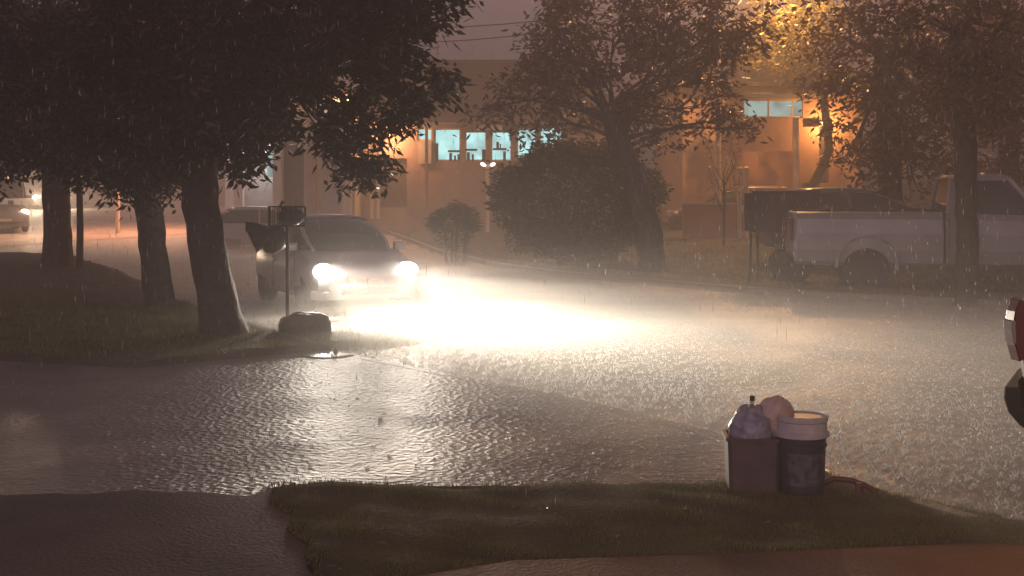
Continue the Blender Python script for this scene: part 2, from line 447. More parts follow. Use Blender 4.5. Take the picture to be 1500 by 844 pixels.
# ------------------------------------------------------------------ trees
def leaves_np(cent, ll, lw, droop=.5, jitter=.45):
    """folded four-vertex leaves at the given points"""
    n = len(cent); a = rng.uniform(0, 2 * np.pi, n); dz = rng.normal(-droop, .45, n)
    d = np.c_[np.cos(a), np.sin(a), dz]; d /= np.linalg.norm(d, axis=1)[:, None]
    r = rng.normal(size=(n, 3)); s = np.cross(d, r); s /= np.linalg.norm(s, axis=1)[:, None]; u = np.cross(d, s)
    L = (ll * rng.uniform(1 - jitter, 1 + jitter, n))[:, None]; Wd = (lw * rng.uniform(.8, 1.2, n))[:, None]
    p0 = cent; p1 = cent + d * L * .45 + s * Wd / 2 + u * Wd * .15; p2 = cent + d * L; p3 = cent + d * L * .45 - s * Wd / 2 + u * Wd * .15
    v = np.stack([p0, p1, p2, p3], 1).reshape(-1, 3); k = np.arange(n)[:, None] * 4
    return v, np.hstack([k, k + 1, k + 2, k, k + 2, k + 3]).ravel()

def crown(clusters, per, ll, lw, twig=.16, nsub=26, fill=.55):
    pts = []
    for c, r in clusters:
        r3 = np.array(r if hasattr(r, '__len__') else (r, r, r))
        vol = r3.prod() ** (2 / 3)
        ns = max(5, int(nsub * vol)); dirs = rng.normal(size=(ns, 3)); dirs /= np.linalg.norm(dirs, axis=1)[:, None]
        sub = np.array(c) + dirs * r3 * (rng.uniform(fill ** 3, 1.15, ns) ** (1 / 3))[:, None]
        k = int(per * max(vol, (r3.prod() ** (1 / 3)) * .085 / .2)); which = rng.integers(0, ns, k)
        pts.append(sub[which] + rng.normal(size=(k, 3)) * twig * np.array([1, 1, .8]))
    return leaves_np(np.vstack(pts), ll, lw)

def tree(name, label, trunk_pts, trunk_r, clusters, per, ll, lw, lm, group=None, nsub=26, cat='tree', limb=.12, twig=.16, fill=.55, forks=True):
    base = Vector(trunk_pts[0]); root = empty(name, base, 0, label, cat, group)
    mb = MB(); pts = [Vector(p) - base for p in trunk_pts]
    # subdivide and roughen the trunk, with a root flare
    P = []; Rr = []
    for k in range(len(pts) - 1):
        for s_ in range(4):
            u = s_ / 4; P.append(pts[k].lerp(pts[k + 1], u)); Rr.append(trunk_r[k] * (1 - u) + trunk_r[k + 1] * u)
    P.append(pts[-1]); Rr.append(trunk_r[-1])
    for k in range(1, len(P) - 1): P[k] = P[k] + Vector((rnd.uniform(-.02, .02), rnd.uniform(-.02, .02), 0))
    P.insert(0, P[0] - Vector((0, 0, .15))); Rr.insert(0, Rr[0] * 1.3); Rr[1] *= 1.12
    mb.tube(P, Rr, 24, wob=.05, ridge=.06)
    top = P[-1]
    for c, r in clusters:
        q = Vector(c) - base
        # limb leaves the upper trunk below the cluster
        k = rnd.randint(max(1, int(len(P) * .72)), len(P) - 1); a = P[k]
        if not hasattr(r, '__len__') and r < .26:
            a = min((Vector(c2) - base for c2, r2 in clusters if not hasattr(r2, '__len__') and r2 > r * 1.6), key=lambda v: (v - q).length, default=a)
            mb.tube([a, a.lerp(q, .6) + Vector((0, 0, .06)), q], [.022, .014, .005], 4); continue
        mid = a.lerp(q, .5) + Vector((rnd.uniform(-.2, .2), rnd.uniform(-.2, .2), rnd.uniform(-.1, .35)))
        if (q - a).length > .3:
            mb.tube([a, a.lerp(mid, .5) + Vector((0, 0, .05)), mid, mid.lerp(q, .6), q], [limb, limb * .75, limb * .5, limb * .3, limb * .12], 6)
            for _ in range(4):
                rr_ = r if not hasattr(r, '__len__') else r[0]
                e = q + Vector((rnd.gauss(0, 1), rnd.gauss(0, 1), rnd.gauss(0, .7))).normalized() * rr_ * .85
                mb.tube([mid.lerp(q, .5), q.lerp(e, .4), e], [limb * .25, limb * .15, limb * .05], 4)
    mb.build('trunk', M['bark'], root, smooth=True)
    v, l = crown([(Vector(c) - base, r) for c, r in clusters], per, ll, lw, twig, nsub, fill)
    link('crown', raw_mesh('crown', v, l, 3), M[lm], root)
    return root

def cl(L): return [(W(a, b, d), r) for a, b, d, r in L]
G1 = 'street trees on the near verge'
EDGE = []
EP = np.array([(400, -20), (672, -20), (655, 8), (625, 28), (600, 60), (612, 85), (648, 100), (660, 132), (632, 142), (596, 152), (584, 185), (566, 215), (548, 250), (528, 258), (512, 238), (505, 200), (485, 225), (462, 200), (440, 178), (418, 200), (402, 190), (384, 232), (362, 262), (340, 235), (320, 215), (250, 215), (262, 262), (240, 240), (300, 120)], float)
GAPS = [(505, 112, 17), (492, 140, 14), (388, 214, 10), (472, 165, 9), (590, 100, 9), (560, 160, 8), (545, 205, 6), (625, 118, 5), (440, 150, 6)]
for _ in range(700):
    a_, b_ = rng.uniform(240, 675), rng.uniform(-20, 265)
    if pip(EP, np.array([a_]), np.array([b_]))[0] and all(math.hypot(a_ - g[0], b_ - g[1]) > g[2] + 17 for g in GAPS) and all(math.hypot(a_ - e[0], b_ - e[1]) > 18 for e in EDGE):
        EDGE.append((a_, b_, 14.3 + rng.uniform(0, 1.3), rng.uniform(.14, .24)))
# front left tree (trunk leans left going up)
def ontop(x, y): return Vector((x, y, gz(x, y)))
b3 = ontop((325 - 750) / F * 16.1, 16.1)
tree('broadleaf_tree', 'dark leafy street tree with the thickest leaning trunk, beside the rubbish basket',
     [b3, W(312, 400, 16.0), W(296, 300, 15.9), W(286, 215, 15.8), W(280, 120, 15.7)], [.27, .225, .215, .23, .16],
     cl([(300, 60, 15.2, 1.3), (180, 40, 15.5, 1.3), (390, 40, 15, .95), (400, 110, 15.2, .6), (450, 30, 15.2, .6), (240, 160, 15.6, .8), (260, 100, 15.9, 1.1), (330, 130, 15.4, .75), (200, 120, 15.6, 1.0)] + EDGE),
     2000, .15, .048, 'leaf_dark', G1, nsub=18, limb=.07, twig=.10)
b2 = ontop((232 - 750) / F * 19.8, 19.8)
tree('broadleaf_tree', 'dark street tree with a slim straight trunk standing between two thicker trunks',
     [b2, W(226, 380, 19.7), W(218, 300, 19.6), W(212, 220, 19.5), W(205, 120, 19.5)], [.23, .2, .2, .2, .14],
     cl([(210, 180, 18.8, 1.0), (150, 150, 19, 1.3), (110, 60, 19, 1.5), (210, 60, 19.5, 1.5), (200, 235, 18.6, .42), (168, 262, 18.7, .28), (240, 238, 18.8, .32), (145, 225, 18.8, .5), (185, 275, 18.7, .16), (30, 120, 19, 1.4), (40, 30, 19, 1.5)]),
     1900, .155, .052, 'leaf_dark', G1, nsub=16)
b1 = ontop((85 - 750) / F * 27, 27)
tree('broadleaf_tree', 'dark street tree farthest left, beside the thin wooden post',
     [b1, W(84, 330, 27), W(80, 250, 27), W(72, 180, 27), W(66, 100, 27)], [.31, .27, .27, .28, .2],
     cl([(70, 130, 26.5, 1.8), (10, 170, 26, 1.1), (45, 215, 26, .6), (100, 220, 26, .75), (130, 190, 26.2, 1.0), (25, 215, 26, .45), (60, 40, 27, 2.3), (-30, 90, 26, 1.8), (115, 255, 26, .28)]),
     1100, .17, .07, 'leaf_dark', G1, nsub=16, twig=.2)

# leaning tree across the road
bl = ontop((956 - 750) / F * 27.6, 27.6)
tree('leaning_tree', 'leaning bare-trunked tree with drooping olive crown beside the round bush',
     [bl, W(950, 330, 27.6), W(928, 265, 27.7), W(906, 205, 28), W(888, 160, 28.3)], [.30, .25, .25, .25, .16],
     cl([(830, 60, 29, 1.2), (790, 110, 28.6, .8), (735, 140, 28.5, .45), (705, 160, 28.5, .35), (790, 150, 28.5, .8), (870, 90, 29, 1.4), (900, 30, 29, 1.7), (960, 90, 29, 1.3), (1010, 60, 29, 1.1), (1070, 30, 28.8, 1.0),
         (960, 160, 28.5, .7), (1020, 165, 28.3, .62), (1070, 175, 28.3, .5), (1095, 190, 28.3, .32), (985, 185, 28.3, .4), (850, 150, 29.2, .8), (1110, 40, 28.8, .55), (1040, 115, 28.8, .55), (930, 195, 28.5, .28), (1050, 85, 29, .6), (990, 0, 29, 1.4), (800, 20, 29.4, .7)]),
     560, .20, .07, 'leaf_brown', None, nsub=11, limb=.06, twig=.2)
# gold lit tree behind
bg_ = ontop((1160 - 750) / F * 41, 41)
tree('street_tree', 'small golden leafy tree lit by the lamp above the blue transom windows',
     [bg_, W(1215, 220, 41), W(1205, 130, 41), W(1190, 80, 41)], [.16, .13, .12, .1],
     cl([(1150, 40, 39.0, 1.4), (1110, 50, 39.2, .9), (1195, 40, 39.2, 1.0), (1170, 10, 39.4, 1.3), (1150, 75, 38.8, .6)]),
     700, .2, .08, 'leaf_gold', None, nsub=12, twig=.22, limb=.07)
# right tree in front of the pickup
br = ontop((1417 - 750) / F * 21.3, 21.3)
tree('verge_tree', 'tall tree with a slim dark trunk standing in front of the pickup cab',
     [br, W(1416, 330, 21.3), W(1415, 240, 21.3), W(1408, 150, 21.3), W(1400, 60, 21.3)], [.2, .17, .18, .19, .14],
     cl([(1450, 40, 20, 1.3), (1400, 20, 20.4, 1.2), (1480, 110, 20, .8), (1440, 130, 20, .75), (1490, 10, 19.6, 1.0), (1390, 100, 20.8, .7), (1470, 175, 20.3, .5)]),
     750, .15, .05, 'leaf_brown', None, nsub=14)
# back trees right
bb = ontop((1305 - 750) / F * 30, 30)
tree('broad_tree', 'broad dark bushy tree rising behind the white pickup bed',
     [bb, W(1304, 260, 30), W(1300, 180, 30), W(1290, 80, 30)], [.3, .26, .26, .18],
     cl([(1290, 120, 30, 1.6), (1280, 200, 29.8, 1.0), (1330, 180, 29.8, 1.4), (1260, 60, 30, 1.3), (1340, 70, 30, 1.8), (1240, 120, 30, .7), (1330, 250, 29.8, .9), (1280, 250, 29.8, .6), (1240, 10, 30, 1.2), (1400, 200, 30, 1.2), (1390, 120, 30, 1.4), (1250, 215, 29.8, .45)]),
     430, .2, .075, 'leaf_brown', None, nsub=12, twig=.22)
bb = ontop((1480 - 750) / F * 33, 33)
tree('rear_tree', 'dark tree at the right edge of the photo behind the pickup cab',
     [bb, W(1478, 230, 33), W(1480, 100, 33)], [.3, .26, .2],
     cl([(1480, 120, 33, 2.0), (1440, 210, 32.6, 1.1), (1500, 200, 33, 1.5), (1420, 60, 33, 1.8), (1510, 40, 33, 2.0)]),
     520, .2, .08, 'leaf_brown', None, nsub=12, twig=.24)

# round bush
def bush(name, label, ctr, rad, n, ll, lw, lm, legs, cat='bush'):
    base = Vector((ctr[0], ctr[1], gz(ctr[0], ctr[1]))); root = empty(name, base, 0, label, cat)
    mb = MB(); c = Vector(ctr) - base
    for _ in range(legs):
        x = rnd.uniform(-.6, .6) * rad[0]; y = rnd.uniform(-.4, .4) * rad[1]
        mb.tube([(x * .7, y, -.1), (x, y, (c.z - rad[2]) * .6), (x * 1.2, y * 1.2, c.z)], [.05, .04, .02], 6)
    mb.build('stem', M['bark'], root, smooth=True)
    d = rng.normal(size=(n, 3)); d /= np.linalg.norm(d, axis=1)[:, None]
    lob = 1 + .06 * np.sin(d[:, 0] * 17 + d[:, 2] * 11) * np.sin(d[:, 2] * 14 + 2) + .07 * np.sin(d[:, 0] * 7 + 1) * np.sin(d[:, 2] * 6) + .05 * np.sin(d[:, 1] * 9 + d[:, 0] * 5)
    p = np.array(c) + d * np.array(rad) * (lob * rng.uniform(.35, 1, n) ** (1 / 3))[:, None]
    sh = []
    for _ in range(110):   # stray shoots break the outline
        e = rng.normal(size=3); e[2] = abs(e[2]) * .8 - .15; e /= np.linalg.norm(e); m_ = rng.integers(14, 34)
        u = rng.uniform(.85, rng.uniform(1.04, 1.24), m_)[:, None]
        sh.append(np.array(c) + e * np.array(rad) * u + rng.normal(0, .035, (m_, 3)))
    p = np.vstack([p[rng.uniform(0, 1, len(p)) < .9]] + sh)
    p = p[p[:, 2] > .12]
    v, l = leaves_np(p, ll, lw, .1)
    link('foliage', raw_mesh('foliage', v, l, 3), M[lm], root)
    return root
bush('round_bush', 'big round clipped bush left of the leaning trunk', W(845, 296, 30), (1.95, 1.5, 1.45), 26000, .12, .05, 'bush', 9)
bush('small_bush', 'small thin shrub on the far verge right of the driving car', W(665, 332, 33), (.55, .4, .55), 900, .15, .03, 'bush', 5)

# bare sapling
sp = ontop((1060 - 750) / F * 33, 33); root = empty('bare_sapling', sp, 0, 'thin bare sapling with forked twigs beside the pale utility pole', 'sapling')
mb = MB(); mb.tube([(0, 0, -.1), (.02, 0, 1.0), (0, 0, 1.9)], [.035, .03, .02], 6)
for a in range(9):
    ang = rnd.uniform(0, 6.28); z = rnd.uniform(.8, 1.9)
    mb.tube([(0, 0, z), (.25 * math.cos(ang), .2 * math.sin(ang), z + .45), (.4 * math.cos(ang), .3 * math.sin(ang), z + .95)], [.014, .009, .004], 4)
mb.build('trunk', M['bark'], root)
n = 260; a = rng.uniform(0, 6.28, n); p = np.c_[.4 * np.cos(a), .3 * np.sin(a), rng.uniform(1.4, 2.8, n)] * np.r_[1, 1, 1] ; v, l = leaves_np(p, .09, .03)
link('crown', raw_mesh('crown', v, l, 3), M['leaf_brown'], root)

# ------------------------------------------------------------------ grass
def blades(name, xs, ys, h, wd, label=None):
    z = height(xs, ys); n = len(xs); a = rng.uniform(0, 6.28, n); hh = h * rng.uniform(.4, 1.3, n) * (.75 + 1.1 * np.clip(np.sin(xs * 7 + 2 * np.sin(ys * 5)) * np.sin(ys * 9 + xs * 3) + rng.normal(0, .2, n), 0, 1))
    dx, dy = np.cos(a) * wd / 2, np.sin(a) * wd / 2; lx, ly = rng.normal(0, .5, n) * hh, rng.normal(0, .5, n) * hh
    v = np.stack([np.c_[xs - dx, ys - dy, z - .01], np.c_[xs + dx, ys + dy, z - .01], np.c_[xs + lx, ys + ly, z + hh]], 1).reshape(-1, 3)
    o = link(name, raw_mesh(name, v, np.arange(3 * n), 3), M['grass']); return tag(o, label, 'grass', kind='stuff')
def scatter(n, x0, x1, y0, y1, cond=None, clump=True):
    x = rng.uniform(x0, x1, n); y = rng.uniform(y0, y1, n)
    ok = ~pip(ROAD, x, y) & ~pip(DRIVE, x, y) & ~pip(FOOT, x, y) & ~pip(PATH, x, y)
    if clump: ok &= (np.sin(x * 2.3 + 2 * np.sin(y * 1.7)) * np.sin(y * 2.9 + x) + rng.uniform(-.5, 1.6, n)) > 0
    if cond is not None: ok &= cond(x, y)
    return x[ok], y[ok]
x, y = scatter(90000, -1.6, 2.7, 5.7, 8.2); blades('grass', x, y, .018, .005, 'short wet grass on the strip in front of the driveway')
x, y = scatter(70000, -9, -1.2, 12.5, 25, lambda x, y: (y > 13) & (y < 20.5)); blades('grass', x, y, .06, .012, 'dark wet grass around the street tree trunks')
x, y = scatter(90000, -3, 13, 18, 36, lambda x, y: pdist(FS, x, y, False) < 11); blades('grass', x, y, .07, .016, 'wet grass on the verge across the road')
x, y = scatter(16000, -16, 0, 36, 62, None); blades('grass', x, y, .1, .035, 'far grass strip beyond the driving car')

# ------------------------------------------------------------------ vehicles
def wheel(parent, x, y, r, wd, side, cap='rim'):
    t = MB().lathe([(r * .62, -wd / 2), (r * .92, -wd / 2), (r, -wd * .35), (r, wd * .35), (r * .92, wd / 2), (r * .62, wd / 2), (r * .60, wd * .3), (r * .60, -wd * .3)], (0, 0, 0), 'y', 28)
    o = empty('wheel', (x, y, r)); o.parent = parent
    t.build('tyre', M['rubber'], o, smooth=False, bevel=0)
    s = side; mb = MB().lathe([(r * .60, s * wd * .15), (r * .62, s * wd * .48), (r * .56, s * wd * .5), (r * .52, s * wd * .36), (r * .2, s * wd * .32), (r * .16, s * wd * .45), (.01, s * wd * .47)], (0, 0, 0), 'y', 24)
    for k in range(6):
        a = k * math.pi / 3; mb.box((math.cos(a) * r * .36, s * wd * .36, math.sin(a) * r * .36), (r * .34, wd * .1, r * .1), Matrix.Rotation(-a, 3, 'Y'))
    mb.build('rim', M[cap], o); return o


def body_rings(secs, crown_=.03):
    rs = []
    for x, zb, zt, w_ in secs:
        h = zt - zb
        half = [(0, zb), (w_ * .82, zb), (w_ * .95, zb + h * .08), (w_, zb + h * .3), (w_, zb + h * .6), (w_ * .975, zb + h * .86), (w_ * .92, zt - h * .03), (w_ * .82, zt), (0, zt + crown_)]
        ring = [Vector((x, y, z)) for y, z in half] + [Vector((x, -y, z)) for y, z in half[-2:0:-1]]
        rs.append(ring)
    return rs

def make_car(name, label, cat, loc, rz_, paint, L=3.8, Wd=1.66, H=1.45, lens='lens', lit=False, group=None, energy=0, aim=None, lcol=(1, .9, .7), van=False, halo=0):
    root = empty(name, loc, rz_, label, cat, group); k = L / 3.8; w_ = Wd / 2; p = M[paint]; hk = H / 1.45
    belt = .93 * hk
    if van:
        secs = [(-1.9, .45, .95, w_ * .9), (-1.87, .32, 1.02, w_ * .97), (-1.0, .28, 1.05, w_), (.8, .28, 1.05, w_), (1.35, .28, .95, w_ * .98), (1.75, .3, .85, w_ * .95), (1.9, .4, .75, w_ * .84)]
    else:
        secs = [(-1.9, .42, .80, w_ * .80), (-1.86, .3, .9 * hk, w_ * .92), (-1.6, .24, belt, w_ * .985), (-.8, .2, belt, w_), (.3, .2, belt * .99, w_), (.95, .2, .93 * hk, w_), (1.25, .2, .86 * hk, w_ * .985), (1.6, .22, .78 * hk, w_ * .95), (1.8, .25, .70 * hk, w_ * .87), (1.9, .34, .58 * hk, w_ * .72)]
    b = MB().rings(body_rings([(a * k, c, d, e) for a, c, d, e in secs])).build('body', p, root, smooth=False)
    rw = .30 * (1.1 if van else 1); wx = (1.15 * k, -1.2 * k)
    boolean_cut(b, [MB().lathe([(rw * 1.22, -1.2), (rw * 1.22, 1.2)], (x, 0, rw), 'y', 28) for x in wx])
    b.data.polygons.foreach_set('use_smooth', [True] * len(b.data.polygons)); b.data.set_sharp_from_angle(angle=R(32)) if hasattr(b.data, 'set_sharp_from_angle') else None
    # dark wheel wells keep the view through the arches closed
    MB().b2(-1.7 * k, 1.6 * k, -w_ * .68, w_ * .68, .22, .6).build('underbody', M['plastic'], root)
    for x in wx:
        for s in (-1, 1): wheel(root, x, s * (w_ - .11), rw, .2, s)
    if van: gb = [(1.35, .95), (.85, 0), (-1.7, 0), (-1.86, .0)]
    gx = [1.0 * k, .28 * k, -1.25 * k, -1.74 * k] if not van else [1.45 * k, .95 * k, -1.75 * k, -1.86 * k]
    zb, zt = belt - .03, H - .035
    wb, wt = w_ * .9, w_ * (.70 if not van else .84)
    n = lambda x, wd_, z: [Vector((x, wd_, z)), Vector((x, wd_ * .5, z)), Vector((x, -wd_ * .5, z)), Vector((x, -wd_, z))]
    # glasshouse
    low = [(gx[0], wb * .86), (gx[0] - .12, wb), (gx[3] + .1, wb), (gx[3], wb * .86)]
    hi = [(gx[1], wt * .9), (gx[1] - .1, wt), (gx[2] + .05, wt), (gx[2], wt * .9)]
    ringl = [Vector((x, y, zb)) for x, y in low] + [Vector((x, -y, zb)) for x, y in low[::-1]]
    ringh = [Vector((x, y, zt)) for x, y in hi] + [Vector((x, -y, zt)) for x, y in hi[::-1]]
    ringm = [a.lerp(c, .5) + Vector((.05 * (1 if a.x > 0 else -1) if abs(a.x) > .5 else 0, 0.012 * (1 if a.y > 0 else -1), 0)) for a, c in zip(ringl, ringh)]
    if van: MB().rings([ringl, ringm, ringh]).build('window', M['glass'], root, smooth=False)
    else:
        Hh = H - zb; st = [(1.06, .02, .78), (.85, .30, .90), (.62, .56, .97), (.38, .78, 1), (.15, .92, 1), (-.2, .985, 1), (-.6, 1.0, 1), (-1.0, .975, .99), (-1.3, .90, .97), (-1.5, .72, .94), (-1.68, .40, .9), (-1.8, .02, .84)]
        def half(x, f, g, top=False, off=0):
            h = Hh * f; wt_ = wb * (1 - .30 * f)
            p_ = [(wb * g, zb), (wb * g * (1 - .10 * f), zb + h * .45), (wt_ * g * 1.0, zb + h * .82), (wt_ * g * .90, zb + h * .95), (wt_ * g * .6, zb + h * .99), (0, zb + h)]
            if top: p_ = p_[2:]
            return [Vector((x * k, y_ * (1 + off), z_ + off * .8)) for y_, z_ in p_] + [Vector((x * k, -y_ * (1 + off), z_ + off * .8)) for y_, z_ in p_[-2::-1]]
        MB().rings([half(*a) for a in st]).build('window', M['glass'], root, smooth=True)
        rs = []
        for a in st[4:9]:
            u = half(*a, top=True, off=.014); rs.append(u + [q - Vector((0, 0, .03)) for q in u[::-1]])
        MB().rings(rs).build('roof', p, root, smooth=True)
        for s in (0, -1):
            MB().tube([half(*a)[2 if s == 0 else -3] for a in st[:5]], .03, 6).build('pillar', p, root, smooth=True)
            MB().tube([half(*a)[2 if s == 0 else -3] for a in st[8:]], .06, 6).build('pillar', p, root, smooth=True)
            sg = 1 if s == 0 else -1
            MB().tube([q for q in (half(-.35, .99, 1)[0 if s == 0 else -1], half(-.35, .99, 1)[1 if s == 0 else -2], half(-.35, .99, 1)[2 if s == 0 else -3])], .03, 6).build('pillar', p, root)
    # roof skin
    rr_ = [[q + Vector((0, 0, -.015)) for q in ringh], [Vector((q.x * 1.0, q.y * 1.02, zt + .012)) for q in ringh], [Vector(((q.x - (gx[1] + gx[2]) / 2) * .86 + (gx[1] + gx[2]) / 2, q.y * .84, zt + .035)) for q in ringh]]
    if van: MB().rings(rr_).build('roof', p, root, smooth=False, bevel=.012)
    for s in (1, -1):
        for nm, i0 in (('pillar', 0), ('pillar', 3)) if van else ():
            a, m_, c = ringl[i0 if s > 0 else 7 - i0], ringm[i0 if s > 0 else 7 - i0], ringh[i0 if s > 0 else 7 - i0]
            MB().tube([a, m_, c], .035, 6).build(nm, p, root)
        xb = (gx[1] + gx[2]) / 2 + .05
        if van: MB().tube([(xb, s * wb * 1.0, zb), (xb - .02, s * (wb + wt) / 2 * 1.012, (zb + zt) / 2), (xb - .03, s * wt, zt)], .03, 6).build('pillar', p if not van else M['plastic'], root)
        MB().box((gx[0] - .22, s * (wb + .1), zb + .07), (.1, .2, .13)).build('wing_mirror', p, root, bevel=.03)
        if van: MB().b2(-1.8 * k, 0, s * (wb * 1.0 - .03), s * (wb * 1.0 + .012), zb, zt - .1).build('side_panel', p, root)
        for xx in (xb, gx[1] * .2 + gx[0] * .8):
            MB().b2(xx - .006, xx + .006, s * (w_ - .01), s * (w_ + .003), .3, belt - .12).build('door_seam', M['plastic'], root)
        MB().box((xb + .12, s * (w_ + .005), belt - .2), (.14, .03, .03)).build('door_handle', p, root, bevel=.008)
    xf = 1.9 * k
    MB().b2(xf - .05, xf + .02, -w_ * .5, w_ * .5, .30, .42).build('grille', M['plastic'], root, bevel=.02)
    MB().b2(xf - .02, xf + .028, -.22, .22, .43, .53).build('number_plate', M['trim'], root)
    MB().rings([[Vector((xf - .25, s * w_ * .97, z)) for s, z in ((1, .22), (1, .36), (-1, .36), (-1, .22))], [Vector((xf + .0, s * w_ * .74, z)) for s, z in ((1, .22), (1, .36), (-1, .36), (-1, .22))]]).build('bumper', p, root, bevel=.02)
    hz_ = .64 * hk if not van else .78
    for s in (1, -1):
        q = (xf - .17, s * w_ * .76, hz_)
        h = MB().ell((0, 0, 0), (.12, .18, .12), 16, 10, Matrix.Rotation(s * R(-28), 3, 'Z')).build('headlight', M[lens] if lit else M['lampglass'], root, smooth=True)
        h.location = q
        if lit and energy:
            l = light('SPOT', h, (.14, 0, -.01), energy, lcol, None, spot_size=R(74), spot_blend=1, shadow_soft_size=.06)
            dr = Vector((1, aim[0], aim[1])); l.rotation_euler = dr.to_track_quat('-Z', 'Y').to_euler(); l.scale = (1, .42, 1)   # a dipped beam is wide and flat
            l2 = light('SPOT', h, (.14, 0, -.01), energy * .16, lcol, None, spot_size=R(115), spot_blend=1, shadow_soft_size=.06)
            l2.rotation_euler = Vector((1, aim[0] * .4, -.12)).to_track_quat('-Z', 'Y').to_euler(); l2.scale = (1, .5, 1)
            if halo:
                light('POINT', h, (.16, 0, 0), halo, lcol, shadow_soft_size=.05)
        MB().box((-xf + .08, s * w_ * .78, .78 * hk), (.12, .22, .18)).build('tail_lamp', M['red'], root, bevel=.03)
    return root

# the driving car
hd = R(25)  # heading: towards the camera and to the right
fc = Vector((-2.2, 19.6, 0)); fw = Vector((math.sin(hd), -math.cos(hd), 0)); cc = fc - fw * 1.75
make_car('driving_car', 'silver hatchback with blazing headlights driving through the flooded road', 'car', (cc.x, cc.y, .03), math.atan2(fw.y, fw.x), 'silver', 3.75, 1.74, 1.47, lit=True, energy=HEAD_W, aim=(.36, -.14), lcol=(1, .89, .74), halo=80)

# far left vehicles
make_car('van', 'dark van at the left edge with one low headlight and an amber marker', 'van', (-20.6, 52, float(rz(52))), R(-62), 'grey_paint', 4.6, 1.9, 2.1, 'lens_far', True, energy=500, aim=(0, -.05), lcol=(1, .72, .45), van=True, halo=80)
vz = bpy.data.objects['van']
MB().ell((.9, .3, 2.17), (.16, .14, .07), 10, 6).build('marker_lamp', M['amber'], vz)
make_car('approaching_car', 'far approaching car behind the leftmost trunk, seen as a single glare', 'car', (-26.4, 74, float(rz(74))), R(-72), 'grey_paint', 4.0, 1.7, 1.5, 'lens_far', True, energy=1800, aim=(0, -.02), lcol=(1, .75, .5), halo=900)
# parked cars by the houses
make_car('parked_car', 'pale parked car in front of the grey garage building', 'car', (-7.9, 42.5, gz(-7.9, 42.5)), R(10), 'silver', 3.9, 1.7, 1.45)
make_car('parked_car', 'maroon parked car behind the leaning trunk by the orange house', 'car', (6.6, 38, gz(6.6, 38)), R(180), 'brown_paint', 4.1, 1.7, 1.5)
make_car('parked_car', 'dark parked car half hidden behind the trailer and pickup bed', 'car', (7.5, 28.2, gz(7.5, 28.2)), R(4), 'grey_paint', 4.2, 1.7, 1.5)

# ---- pickup, side on, nose out of frame to the right
px0 = (1165 - 750) / F * 22.4
root = empty('pickup_truck', (px0 + .08, 23.32, gz(px0 + 2, 22.8)), R(-8), 'white single cab pickup parked side on across the road', 'pickup')
wv = .9; root.scale = (1.04, 1.04, 1.04)
bed = MB().rings(body_rings([(0.0, .52, 1.27, wv * .93), (.03, .45, 1.3, wv * .97), (.08, .42, 1.31, wv), (2.42, .38, 1.31, wv)], 0)).build('cargo_bed', M['white'], root)
boolean_cut(bed, [MB().lathe([(.47, -1.3), (.47, 1.3)], (1.2, 0, .42), 'y', 30), MB().b2(.1, 2.38, -.78, .78, .85, 1.6)])
MB().b2(.0, 2.44, -.93, -.82, 1.312, 1.345).build('bed_rail', M['plastic'], root, bevel=.01)
MB().b2(.0, 2.44, .82, .93, 1.312, 1.345).build('bed_rail', M['plastic'], root, bevel=.01)
arch = MB(); pr = [(.47, 180), (.47, 160)]
pts = [(1.2 + .49 * math.cos(R(a)), -wv - .012, .42 + .49 * math.sin(R(a))) for a in range(-8, 189, 12)]
arch.tube(pts, .03, 6).build('arch_trim', M['white'], root)
cab = MB().rings(body_rings([(2.46, .38, 1.31, wv), (3.9, .38, 1.28, wv), (4.2, .38, 1.22, wv), (5.1, .4, 1.12, wv * .97), (5.3, .5, 1.0, wv * .86)], .03)).build('cab', M['white'], root)
boolean_cut(cab, [MB().lathe([(.47, -1.3), (.47, 1.3)], (4.55, 0, .42), 'y', 30)])
# glasshouse of the cab
A = [Vector((x, y, z)) for x, y, z in ((2.5, -.84, 1.3), (3.98, -.84, 1.26), (3.98, .84, 1.26), (2.5, .84, 1.3))]
B = [Vector((x, y, z)) for x, y, z in ((2.60, -.68, 1.86), (3.48, -.66, 1.86), (3.48, .66, 1.86), (2.60, .68, 1.86))]
MB().rings([A, B]).build('window', M['glass'], root)
B1 = [b + Vector((0, (-.03 if b.y < 0 else .03), -.05)) for b in B]; B2 = [b + Vector((0, (-.02 if b.y < 0 else .02), .02)) for b in B]; B3 = [Vector(((b.x - 3) * .85 + 3, b.y * .85, 1.93)) for b in B]
MB().rings([B1, B2, B3]).build('roof', M['white'], root, bevel=.02)
for s in (0, 3):
    y_ = A[s].y; MB().rings([[Vector((2.47, y_ * 1.03, 1.27)), Vector((2.74, y_ * 1.03, 1.27)), Vector((2.74, y_ * .9, 1.27)), Vector((2.47, y_ * .9, 1.27))], [Vector((2.56, y_ * .845, 1.87)), Vector((2.78, y_ * .845, 1.87)), Vector((2.78, y_ * .7, 1.87)), Vector((2.56, y_ * .7, 1.87))]]).build('pillar', M['white'], root, bevel=.015)
    MB().tube([A[1 if s == 0 else 2] + Vector((0, 0, -.02)), B[1 if s == 0 else 2]], .045, 6).build('pillar', M['white'], root)
MB().b2(2.425, 2.455, -.9, .9, .5, 1.28).build('body_gap', M['plastic'], root)
MB().b2(2.5, 2.506, -.915, -.9, .5, 1.2).build('door_seam', M['plastic'], root)
MB().b2(3.86, 3.866, -.915, -.9, .5, 1.2).build('door_seam', M['plastic'], root)
MB().b2(2.62, 2.78, -.935, -.9, 1.05, 1.09).build('door_handle', M['plastic'], root, bevel=.008)
MB().b2(3.75, 3.85, -1.15, -.93, 1.28, 1.45).build('wing_mirror', M['plastic'], root, bevel=.02)
